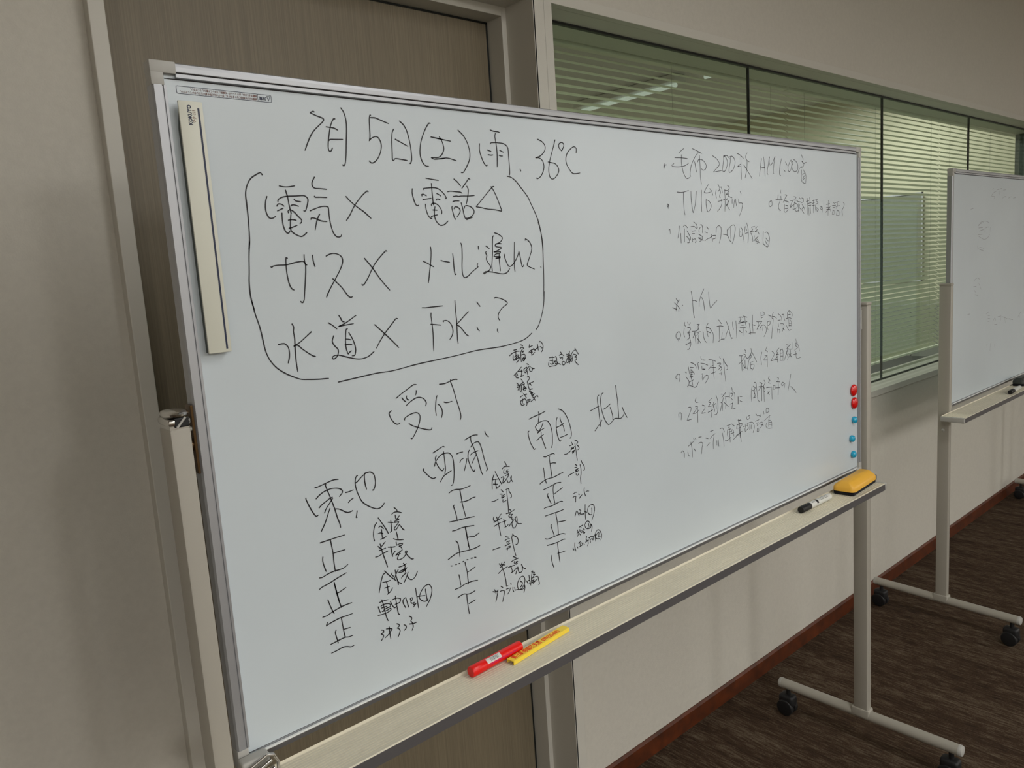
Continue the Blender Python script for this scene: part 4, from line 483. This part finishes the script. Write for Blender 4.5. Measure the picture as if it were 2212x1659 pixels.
# ---------------------------------------------------------------- mobile whiteboard (two alike, the second further along the wall)
def whiteboard(dx, dy, foot_rot, label, tray_shift=0.0):
    """first board is built where it stands; dx, dy carry the second one along the wall"""
    r = tag(empty('mobile_whiteboard', (1.19 + dx, 0.94 + dy, 0)), label, 'whiteboard', 'mobile whiteboards along the wall')
    X0, X1, Z0, Z1 = 0.3030 + dx, 2.0690 + dx, 0.841, 1.7125
    fw = 0.0170; YF = 0.9315 + dy; YS = 0.937 + dy; YB = 0.950 + dy
    MB().box(X0 + 0.01, X1 - 0.01, YS, YB - 0.002, Z0 + 0.008, Z1 - 0.008).build('writing_surface', M['board'], r)
    # frame rails: rounded front with a dark groove next to the surface
    def rail_x(z_out, z_in, name):
        s = 1 if z_in > z_out else -1; h = abs(z_in - z_out)
        pr = [(YB, z_out), (YF + 0.003, z_out), (YF + 0.0008, z_out + s * 0.0015), (YF, z_out + s * 0.005), (YF, z_out + s * (h - 0.0068)), (YF + 0.0004, z_out + s * (h - 0.0062)),
              (YF + 0.003, z_out + s * (h - 0.0062)), (YF + 0.003, z_out + s * (h - 0.0048)), (YF + 0.0008, z_out + s * (h - 0.0048)), (YF + 0.0008, z_out + s * (h - 0.0008)), (YS, z_out + s * h), (YB, z_out + s * h)]
        MB().prism_x(pr, X0 + 0.028, X1 - 0.028).build(name, M['alu'], r)
        zz = z_out + s * (h - 0.0055)
        MB().box(X0 + 0.020, X1 - 0.020, YF + 0.0022, YF + 0.0036, zz - 0.0009, zz + 0.0009).build('groove', M['alu_dark'], r)
        MB().box(X0 + 0.016, X1 - 0.016, YS - 0.0006, YS, z_in, z_in + s * 0.0010).build('groove', M['alu_dark'], r)
    rail_x(Z1, Z1 - fw, 'top_rail')
    pr = [(YB, Z0), (YF + 0.0085, Z0), (YF + 0.0045, Z0 + 0.006), (YF, Z0 + 0.0115), (YF, Z0 + 0.0125), (YF + 0.0006, Z0 + 0.0136), (YS, Z0 + 0.0145), (YB, Z0 + 0.0145)]
    MB().prism_x(pr, X0 + 0.028, X1 - 0.028).build('bottom_rail', M['alu'], r)
    MB().box(X0 + 0.016, X1 - 0.016, YS - 0.0006, YS, Z0 + 0.0152, Z0 + 0.0161).build('groove', M['tray_side'], r)
    MB().box(X0 + 0.030, X1 - 0.030, YF - 0.0005, YF + 0.0035, Z0 + 0.0122, Z0 + 0.0142, 0.0004).build('rail_lip_highlight', M['lip_highlight'], r)  # thin strip painting the highlight onto the ledge of the rail
    for xo, s in ((X0, 1), (X1, -1)):
        w = fw if s > 0 else 0.0145
        prz = [(xo, YB), (xo, YF + 0.003), (xo + s * 0.002, YF), (xo + s * (w - 0.006), YF), (xo + s * (w - 0.0055), YF + 0.0022), (xo + s * (w - 0.0045), YF + 0.0022), (xo + s * (w - 0.004), YF + 0.0006), (xo + s * (w - 0.001), YF + 0.001), (xo + s * w, YS), (xo + s * w, YB)]
        MB().prism_z(prz, Z0 + 0.026, Z1 - 0.026).build('side_rail', M['alu'], r)
    for xo, sx in ((X0, 1), (X1, -1)):
        for zo, sz in ((Z0, 1), (Z1, -1)):
            def b(a0, a1, y0, y1, c0, c1, mb):
                mb.box(min(xo + sx * a0, xo + sx * a1), max(xo + sx * a0, xo + sx * a1), y0, y1, min(zo + sz * c0, zo + sz * c1), max(zo + sz * c0, zo + sz * c1), 0.0012)
            mb = MB(); b(-0.0006, 0.0285, YF - 0.0006, YB + 0.0006, -0.0006, fw - 0.004, mb); b(-0.0004, fw - 0.003, YF - 0.0003, YB + 0.0003, fw - 0.006, 0.0265, mb)
            mb.build('corner_cap', M['cap'], r, smooth=True)
    # stand
    PY0, PY1 = 0.920 + dy, 0.960 + dy
    for k, (px0, px1) in enumerate(((0.2695 + dx, 0.2935 + dx), (2.0780 + dx, 2.1050 + dx))):
        pc = (px0 + px1) / 2; yc = 0.937 + dy
        MB().box(px0, px1, PY0, PY1, 0.100, 1.2955, 0.003).build('post', M['stand'], r, smooth=True)
        MB().box(px0 - 0.0008, px1 + 0.0008, PY0 - 0.0008, PY1 + 0.0008, 1.2985, 1.3075, 0.003, 3).box(px0 + 0.001, px1 - 0.001, PY0 + 0.001, PY1 - 0.001, 1.290, 1.300).build('post_cap', M['stand'] if k or dx else M['chrome'], r, smooth=True)
        # pivot between post and frame
        pv = MB(); a, c = (px1, X0) if k == 0 else (X1, px0)
        pv.cyl((a - 0.001, 0.942 + dy, 1.27), (c + 0.001, 0.942 + dy, 1.27), 0.008, n=16)
        pv.build('pivot', M['brass'], r, smooth=True)
        pl = MB().box(*( (X0 - 0.004, X0 - 0.0008) if k == 0 else (X1 + 0.0008, X1 + 0.004)), 0.931 + dy, 0.950 + dy, 1.235, 1.319 if k == 0 and not dx else 1.288, 0.0008).build('pivot_plate', M['brass'] if k == 0 and not dx else M['cap'], r)
        MB().lathe([(0.0025, 0), (0.0028, 0.001), (0.0018, 0.0022)], ((X0 - 0.004) if k == 0 else (X1 + 0.004), 0.936 + dy, 1.2905), (-1 if k == 0 else 1, 0, 0), 12).build('screw', M['white'], r)
        # foot: round tube with two casters
        R_ = Matrix.Translation(Vector((pc, yc, 0))) @ Matrix.Rotation(math.radians(foot_rot), 4, 'Z') @ Matrix.Translation(-Vector((pc, yc, 0)))
        def rot(o):
            M_ = Matrix.Translation(-(world_loc(o))) @ R_ @ Matrix.Translation(world_loc(o)); o.data.transform(M_); return o
        ft = MB().cyl((pc, yc - 0.262, 0.100), (pc, yc + 0.262, 0.100), 0.0150, n=28, bev=0.0).build('foot', M['stand'], r, smooth=True); rot(ft)
        for s in (-1, 1):
            rot(MB().lathe([(0.0154, 0), (0.0154, 0.006), (0.0135, 0.010), (0.007, 0.012)], (pc, yc + s * 0.256, 0.100), (0, s, 0)).build('end_cap', M['cap'], ft, smooth=True))
            cy = yc + s * 0.238
            ca = MB()
            ca.cyl((pc, cy, 0.058), (pc, cy, 0.088), 0.007, n=14)
            ca.box(pc - 0.018, pc + 0.018, cy - 0.022, cy + 0.026, 0.030, 0.068, 0.009, 3)
            co = ca.build('caster', M['black'], ft, smooth=True); rot(co)
            wm = MB()
            for sx in (-1, 1):
                wm.cyl((pc + sx * 0.0045, cy + 0.004, 0.0265), (pc + sx * 0.021, cy + 0.004, 0.0265), 0.0262, n=26, bev=0.004)
            rot(wm.build('caster_wheel', M['black'], ft, smooth=True))
        rot(MB().box(pc - 0.0155, pc + 0.0155, yc - 0.022, yc + 0.030, 0.0935, 0.121, 0.004, 3).build('foot_socket', M['stand'], ft, smooth=True))
        for bz in (0.815, 0.766):
            MB().lathe([(0.0055, 0), (0.0058, 0.001), (0.003, 0.003)], (px0, (PY0 + PY1) / 2, bz), (-1, 0, 0), 14).build('bolt', M['cap'], r)
    # tray with fine ridges running along it
    TX0, TX1 = 0.19 + dx + tray_shift, 2.005 + dx + tray_shift; TZ = 0.834; TY0 = 0.841 + dy; TY1 = 0.918 + dy
    top = []
    nr = 13
    for i in range(nr):
        y = TY0 + 0.006 + (TY1 - TY0 - 0.008) * i / nr; p = (TY1 - TY0 - 0.008) / nr
        top += [(y, TZ), (y + p * 0.66, TZ), (y + p * 0.74, TZ - 0.0016), (y + p * 0.94, TZ - 0.0016)]
    pr = [(TY0, TZ - 0.016), (TY0, TZ - 0.0006), (TY0 + 0.0012, TZ + 0.0006), (TY0 + 0.004, TZ + 0.0004)] + top + [(TY1 - 0.001, TZ), (TY1, TZ + 0.003), (TY1, TZ - 0.006), (TY0 + 0.004, TZ - 0.006), (TY0 + 0.003, TZ - 0.016)]
    tr = MB().prism_x(pr, TX0, TX1).build('tray', M['tray'], r)
    MB().prism_x([(TY0 - 0.0008, TZ - 0.0172), (TY0 - 0.0008, TZ - 0.0010), (TY0 + 0.0001, TZ - 0.0010), (TY0 + 0.0001, TZ - 0.0165), (TY0 + 0.010, TZ - 0.0165), (TY0 + 0.010, TZ - 0.0172)], TX0, TX1).build('tray_lip', M['tray_side'], tr)
    for x, s in ((TX0, -1), (TX1, 1)):
        MB().box(min(x, x + s * 0.010), max(x, x + s * 0.010), TY0 - 0.001, TY1 + 0.0005, TZ - 0.017, TZ + 0.0018, 0.0025, 3).build('tray_end_cap', M['cap'], tr, smooth=True)
    for px in (0.2815 + dx, 2.0915 + dx):
        MB().box(*((px - 0.012, px + 0.012) if px < 2 + dx else (1.95 + dx + tray_shift, px + 0.012)), TY1 - 0.014, PY0, TZ - 0.022, TZ - 0.0065, 0.002).build('tray_bracket', M['tray_side'], r)
    return r
wb1 = whiteboard(0, 0, 0, 'nearest mobile whiteboard covered in Japanese marker writing, in front of the brown door')
wb2 = whiteboard(2.742, 0.1135, 4.0 * -1, 'second mobile whiteboard, mostly wiped clean, cut off by the right edge', 0.0)

# left post of the first board: open release head with a slanted spring lever
bmz = MB()
bmz.lathe([(0.004, 0), (0.0145, 0.001), (0.0155, 0.004), (0.0135, 0.0075), (0.007, 0.010), (0.001, 0.0105)], (0, 0, 0), n=28)
bmz.bm.transform(Matrix.Translation((0.2820, 0.9385, 1.3095)) @ Matrix.Diagonal((1.0, 1.55, 0.75, 1)))
bmz.build('release_button', M['chrome'], wb1, smooth=True)
MB().box(0.2755, 0.2925, 0.9188, 0.9215, 1.2968, 1.3085, 0.0015).build('latch_opening', M['black'], wb1)
MB().cyl((0.2775, 0.9178, 1.2972), (0.2880, 0.9178, 1.3085), 0.0014, n=10).build('latch_spring', M['cap'], wb1)
# bent wire grip at the lower left corner
lv = MB()
lv.box(0.300, 0.337, 0.912, 0.9305, 0.846, 0.860, 0.003, 3)
lv.build('tilt_latch', M['cap'], wb1, smooth=True)
pts = [(0.304, 0.908, 0.852), (0.330, 0.906, 0.8625), (0.338, 0.905, 0.860), (0.342, 0.903, 0.850), (0.341, 0.901, 0.838), (0.332, 0.899, 0.830)]
lw = MB()
for a, b in zip(pts, pts[1:]): lw.cyl(a, b, 0.0022, n=12); lw.lathe([(0.0001, -0.0022), (0.0022, 0), (0.0001, 0.0022)], b, n=12)
lw.build('latch_wire', M['chrome'], wb1, smooth=True)
MB().cyl((0.300, 0.902, 0.8445), (0.334, 0.903, 0.8560), 0.0032, n=14).cyl((0.303, 0.898, 0.8335), (0.336, 0.900, 0.8460), 0.0036, n=14).build('latch_bars', M['chrome'], wb1, smooth=True)

# handwriting on the first board
WL = {'date line': 'date, rain and 36 degrees in large black strokes', 'bracket around services': 'long bracket drawn around the services',
      'electricity': 'electricity crossed', 'telephone': 'telephone with a triangle', 'gas': 'gas crossed', 'mail delay': 'mail delayed',
      'water supply': 'water supply crossed', 'sewage': 'sewage with a question mark', 'reception': 'heading reception'}
for k, d in STROKES.items():
    far = float(d.split(',')[0]) > 11800
    small = 'list' in k or 'elderly' in k
    writing('handwriting', d, 0.00062 if far else (0.00078 if small else 0.00082), H_BOARD_Y - 0.0003, M['ink_thin'] if far else M['ink'], wb1, WL.get(k, k.replace('_', ' ')) + ', black marker')
writing('handwriting', FADED, 0.0007, 1.0502, M['ink_faded'], wb2, 'faint half-wiped notes')

# warning label, printed upside down on the turned board
def flipped(x, z, y=H_BOARD_Y - 0.0004):        # text turned by half a turn, reading from x towards -x
    return Matrix(((-1, 0, 0, x), (0, 0, -1, y), (0, -1, 0, z), (0, 0, 0, 1)))
lb = MB()
lx0, lx1, lz0, lz1 = 0.3310, 0.4465, 1.6795, 1.6885
def outline(mb, x0, x1, z0, z1, w, rad=0.0018, y=H_BOARD_Y - 0.0004):
    P = []
    for cx_, cz_, a0 in ((x1 - rad, z1 - rad, 0), (x0 + rad, z1 - rad, 90), (x0 + rad, z0 + rad, 180), (x1 - rad, z0 + rad, 270)):
        for k in range(5):
            a = math.radians(a0 + k * 22.5); P.append((cx_, cz_, math.cos(a), math.sin(a)))
    n = len(P); o_ = [mb.bm.verts.new((c[0] + c[2] * rad, y, c[1] + c[3] * rad)) for c in P]; i_ = [mb.bm.verts.new((c[0] + c[2] * (rad - w), y, c[1] + c[3] * (rad - w))) for c in P]
    for k in range(n): mb.bm.faces.new((o_[k], o_[(k + 1) % n], i_[(k + 1) % n], i_[k]))
outline(lb, lx0, lx1, lz0, lz1, 0.0005)
lb.box(0.4285, 0.4288, H_BOARD_Y - 0.0005, H_BOARD_Y - 0.0003, lz0 + 0.0005, lz1 - 0.0005)
T = [(0.4405, 1.6868), (0.4445, 1.6868), (0.4425, 1.6812)]
for a, b in ((0, 1), (1, 2), (2, 0)):
    p, q = Vector((T[a][0], 0, T[a][1])), Vector((T[b][0], 0, T[b][1])); y_ = Vector((0, H_BOARD_Y - 0.0004, 0)); lb.cyl(p + y_, q + y_, 0.00022, n=6)
lbo = lb.build('warning_label', M['navy'], wb1); lbo['label'] = 'small outlined warning label printed upside down at the top left'
text_obj('label_print', '注意', 0.0046, flipped(0.4395, 1.6840), M['navy'], wb1, bold=0.0001)
text_obj('label_print', '破損やけがの原因になりますので、ボードの上に物を置いたりしないでください。', 0.0031, flipped(0.4275, 1.6822), M['label'], wb1, sx=0.82)
text_obj('label_print', '移動するときは、必ずストッパーを解除してゆっくり動かしてください。', 0.0031, flipped(0.4275, 1.6859), M['label'], wb1, sx=0.80)

# ---------------------------------------------------------------- things on the boards
# magnetic pen holder strip on the left of the first board
mg = tag(empty('magnetic_pen_tray', (0.343, 0.930, 1.50)), 'long cream magnetic strip with a dark line, upright on the left of the nearest whiteboard', 'magnetic tray')
x0, x1, zt, zb = 0.3268, 0.3545, 1.6695, 1.3775; yb = H_BOARD_Y
MB().box(x0, x1, yb - 0.0125, yb - 0.0092, zb, zt, 0.0009).build('tray_body', M['beige'], mg, smooth=True)
base = MB(); bb = base.bm
prof = [(zt - 0.004, 0.0075), (zt - 0.030, 0.0006), (zb + 0.001, 0.0006)]
vs = [[bb.verts.new(c) for c in ((x0 + 0.0012, yb - 0.0001 - (0.0091 - 0.0001 if k == 0 else 0), z_), (x1 - 0.0012, yb - 0.0001 - (0.0091 - 0.0001 if k == 0 else 0), z_), (x1 - 0.0012, yb - 0.0093, z_), (x0 + 0.0012, yb - 0.0093, z_))] for k, (z_, q) in enumerate(prof)]
for a, b in zip(vs, vs[1:]):
    for k in range(4): bb.faces.new((a[k], a[(k + 1) % 4], b[(k + 1) % 4], b[k]))
bb.faces.new(vs[0]); bb.faces.new(vs[-1][::-1])
base.build('magnet_backing_shade', M['shade_jamb'], mg)  # backing coloured dark and tapered to give the shade left of the strip
MB().box(0.3480, 0.3502, yb - 0.0127, yb - 0.0124, zb + 0.004, 1.6620).build('dark_line', M['navy'], mg)
def upward(x, z, y):     # text reading upwards, letter tops to the left
    return Matrix(((0, -1, 0, x), (0, 0, -1, y), (1, 0, 0, z), (0, 0, 0, 1)))
tilt = Matrix.Rotation(0.0, 4, 'X')
text_obj('printed_word', 'KOKUYO', 0.0060, upward(0.3388, 1.6425, yb - 0.0127), M['navy'], mg, sx=0.88, bold=0.00025)
text_obj('printed_word', 'マク-323', 0.0046, upward(0.3437, 1.6450, yb - 0.0127), M['label'], mg, sx=0.85)

def magnet(name, x, z, r, h, m, label, g):
    o = MB().lathe([(r * 0.86, 0), (r * 0.96, h * 0.12), (r, h * 0.30), (r * 0.96, h * 0.58), (r * 0.78, h * 0.84), (r * 0.45, h * 0.97), (0.0004, h)], (0, 0, 0), (0, -1, 0), 32).build(name, m, smooth=True)
    o.location = (x, H_BOARD_Y - 0.0002, z); tag(o, label, 'magnet', g)
magnet('round_magnet', 2.0290, 1.0745, 0.0160, 0.0085, M['red_magnet'], 'upper of the two red round magnets at the right edge of the nearest whiteboard', 'red round magnets')
magnet('round_magnet', 2.0330, 1.0385, 0.0160, 0.0085, M['red_magnet'], 'lower of the two red round magnets, just above the cyan ones', 'red round magnets')
magnet('round_magnet', 2.0300, 0.9925, 0.0095, 0.0110, M['blue_magnet'], 'topmost of the three small cyan magnets, just below the red ones', 'small cyan magnets')
magnet('round_magnet', 2.0160, 0.9430, 0.0095, 0.0110, M['blue_magnet'], 'middle one of the three small cyan magnets', 'small cyan magnets')
magnet('round_magnet', 2.0240, 0.8975, 0.0095, 0.0110, M['blue_magnet'], 'lowest of the three small cyan magnets, above the yellow eraser', 'small cyan magnets')

# things on the tray: built around their own axes, then placed
TZ = 0.834
def place(o, mtx):
    o.matrix_world = mtx
def along(p, ang, roll=0, tilt=0):
    return Matrix.Translation(Vector(p)) @ Matrix.Rotation(math.radians(ang), 4, 'Z') @ Matrix.Rotation(math.radians(tilt), 4, 'Y') @ Matrix.Rotation(math.radians(roll), 4, 'X')
rp = tag(empty('marker_pen', (0, 0, 0)), 'thick red marker pen with a small barcode sticker lying on the tray', 'marker pen')
MB().lathe([(0.0078, -0.054), (0.0088, -0.0525), (0.0088, -0.026), (0.0086, -0.0255), (0.0086, 0.050), (0.0080, 0.0535), (0.006, 0.0545)], (0, 0, 0), (1, 0, 0), 36).build('barrel', M['red'], rp, smooth=True)
MB().lathe([(0.0089, -0.0268), (0.0084, -0.0262), (0.0089, -0.0256)], (0, 0, 0), (1, 0, 0), 36).build('cap_joint', M['red_magnet'], rp, smooth=True)
def wrap(mb, x0, x1, a0, a1, r, n=8):
    for k in range(n):
        A, B = a0 + (a1 - a0) * k / n, a0 + (a1 - a0) * (k + 1) / n
        P = [(x0, A), (x1, A), (x1, B), (x0, B)]
        mb.bm.faces.new([mb.bm.verts.new((x, -r * math.cos(math.radians(a)), r * math.sin(math.radians(a)))) for x, a in P])
s = MB(); wrap(s, -0.024, 0.006, 22, 82, 0.00875); so = s.build('barcode_sticker', M['white'], rp)
s = MB(); x = -0.016
for k, wv in enumerate((5, 3, 6, 3, 4, 8, 3, 5, 4, 7, 3, 4)):
    wrap(s, x, x + wv * 0.00012, 34, 74, 0.00882, 5); x += wv * 0.00012 + 0.0009
s.build('barcode', M['navy'], so)
s = MB(); wrap(s, -0.020, 0.040, 4, 16, 0.00868); s.build('magenta_print', mat('magenta_print', (200, 20, 90), 0.4), rp)
rp.matrix_world = along((0.7085, 0.9015, TZ + 0.0089), 2.9)

ys = tag(empty('yellow_sign_strip', (0, 0, 0)), 'yellow plastic channel strip with orange-red lettering beside the red pen', 'sign strip')
L2 = 0.0705
ch = MB()
ch.prism_x([(-0.0078, 0), (-0.0078, 0.0060), (-0.0070, 0.0066), (0.0070, 0.0066), (0.0078, 0.0060), (0.0078, 0), (0.0064, 0), (0.0064, 0.0052), (-0.0064, 0.0052), (-0.0064, 0)], -L2, L2)
ch.build('channel', M['yellow'], ys)
text_obj('lettering', '第三証券姫路支店', 0.0122, Matrix.Translation((-0.0645, 0.0002, 0.0067)), M['orange_ink'], ys, sx=0.70, bold=0.0003)
text_obj('lettering', '079-222-0381', 0.0118, Matrix.Translation((0.0080, -0.0002, 0.0067)), M['orange_ink'], ys, sx=0.66, bold=0.0003)
ys.matrix_world = along((0.7930, 0.8905, TZ + 0.0007), 6.0)

bp_ = tag(empty('marker_pen', (0, 0, 0)), 'white whiteboard marker with a black cap lying on the tray left of the yellow eraser', 'marker pen')
MB().lathe([(0.0078, -0.070), (0.0084, -0.068), (0.0084, -0.030), (0.0080, -0.029)], (0, 0, 0), (1, 0, 0), 30).build('cap', M['black'], bp_, smooth=True)
MB().lathe([(0.0080, -0.0289), (0.0080, 0.066), (0.0070, 0.070), (0.005, 0.0705)], (0, 0, 0), (1, 0, 0), 30).build('barrel', M['white'], bp_, smooth=True)
s = MB(); wrap(s, -0.004, 0.004, 10, 120, 0.00815); wrap(s, 0.012, 0.052, 40, 46, 0.00815, 2); wrap(s, 0.012, 0.052, 62, 66, 0.00815, 2); wrap(s, 0.012, 0.052, 84, 90, 0.00815, 2); wrap(s, -0.022, -0.010, 58, 64, 0.00815, 2); wrap(s, -0.022, -0.012, 72, 77, 0.00815, 2)
s.build('barrel_print', M['black'], bp_)
bp_.matrix_world = along((1.7290, 0.8915, TZ + 0.0085), -0.8)

er = tag(empty('whiteboard_eraser', (0, 0, 0)), 'yellow whiteboard eraser with a black felt pad on the right end of the tray', 'eraser')
def eraser_body(m_body, m_felt, root, lx=0.157, ly=0.056):
    b = bmesh.new()
    rows = [(1.0, 1.0, 0.010), (1.0, 1.0, 0.019), (0.97, 0.93, 0.0235), (0.90, 0.55, 0.0320), (0.86, 0.42, 0.0345)]
    def ring(sx, sy, z):
        hx, hy = lx / 2 * sx, ly / 2 * sy; c = 0.012 * min(sx, sy)
        P = []
        for qx, qy in ((1, 1), (-1, 1), (-1, -1), (1, -1)):
            for k in range(5):
                a = math.radians({(1, 1): 0, (-1, 1): 90, (-1, -1): 180, (1, -1): 270}[(qx, qy)] + k * 22.5)
                P.append((qx * (hx - c) + c * math.cos(a), qy * (hy - c) + c * math.sin(a), z))
        return [b.verts.new(p) for p in P]
    R = [ring(*q) for q in rows]
    for A, B in zip(R, R[1:]):
        for i in range(len(A)): b.faces.new((A[i], A[(i + 1) % len(A)], B[(i + 1) % len(A)], B[i]))
    b.faces.new(R[0][::-1]); b.faces.new(R[-1])
    mb = MB(); mb.bm.free(); mb.bm = b
    mb.build('grip', m_body, root, smooth=True)
    MB().box(-lx / 2 + 0.003, lx / 2 - 0.003, -ly / 2 + 0.002, ly / 2 - 0.002, 0, 0.0098, 0.003).build('felt_pad', m_felt, root)
eraser_body(M['eraser'], M['felt'], er)
er.matrix_world = along((1.9255, 0.8840, TZ + 0.0007), 4.0)

DX, DY = 2.742, 0.1135
e2 = tag(empty('whiteboard_eraser', (0, 0, 0)), 'dark whiteboard eraser on the tray of the second whiteboard', 'eraser')
eraser_body(mat('dark_eraser_plastic', (46, 50, 46), 0.5), M['felt'], e2, 0.10, 0.045)
e2.matrix_world = along((3.735, 1.003, TZ + 0.0007), 3)
p2 = tag(empty('marker_pen', (0, 0, 0)), 'white marker with a black cap on the tray of the second whiteboard', 'marker pen')
MB().lathe([(0.0078, -0.070), (0.0084, -0.068), (0.0084, -0.024), (0.0080, -0.023)], (0, 0, 0), (1, 0, 0), 24).build('cap', M['black'], p2, smooth=True)
MB().lathe([(0.0080, -0.0229), (0.0080, 0.066), (0.0070, 0.070), (0.005, 0.0705)], (0, 0, 0), (1, 0, 0), 24).build('barrel', M['white'], p2, smooth=True)
p2.matrix_world = along((3.545, 0.9725, TZ + 0.0090), 1.5)
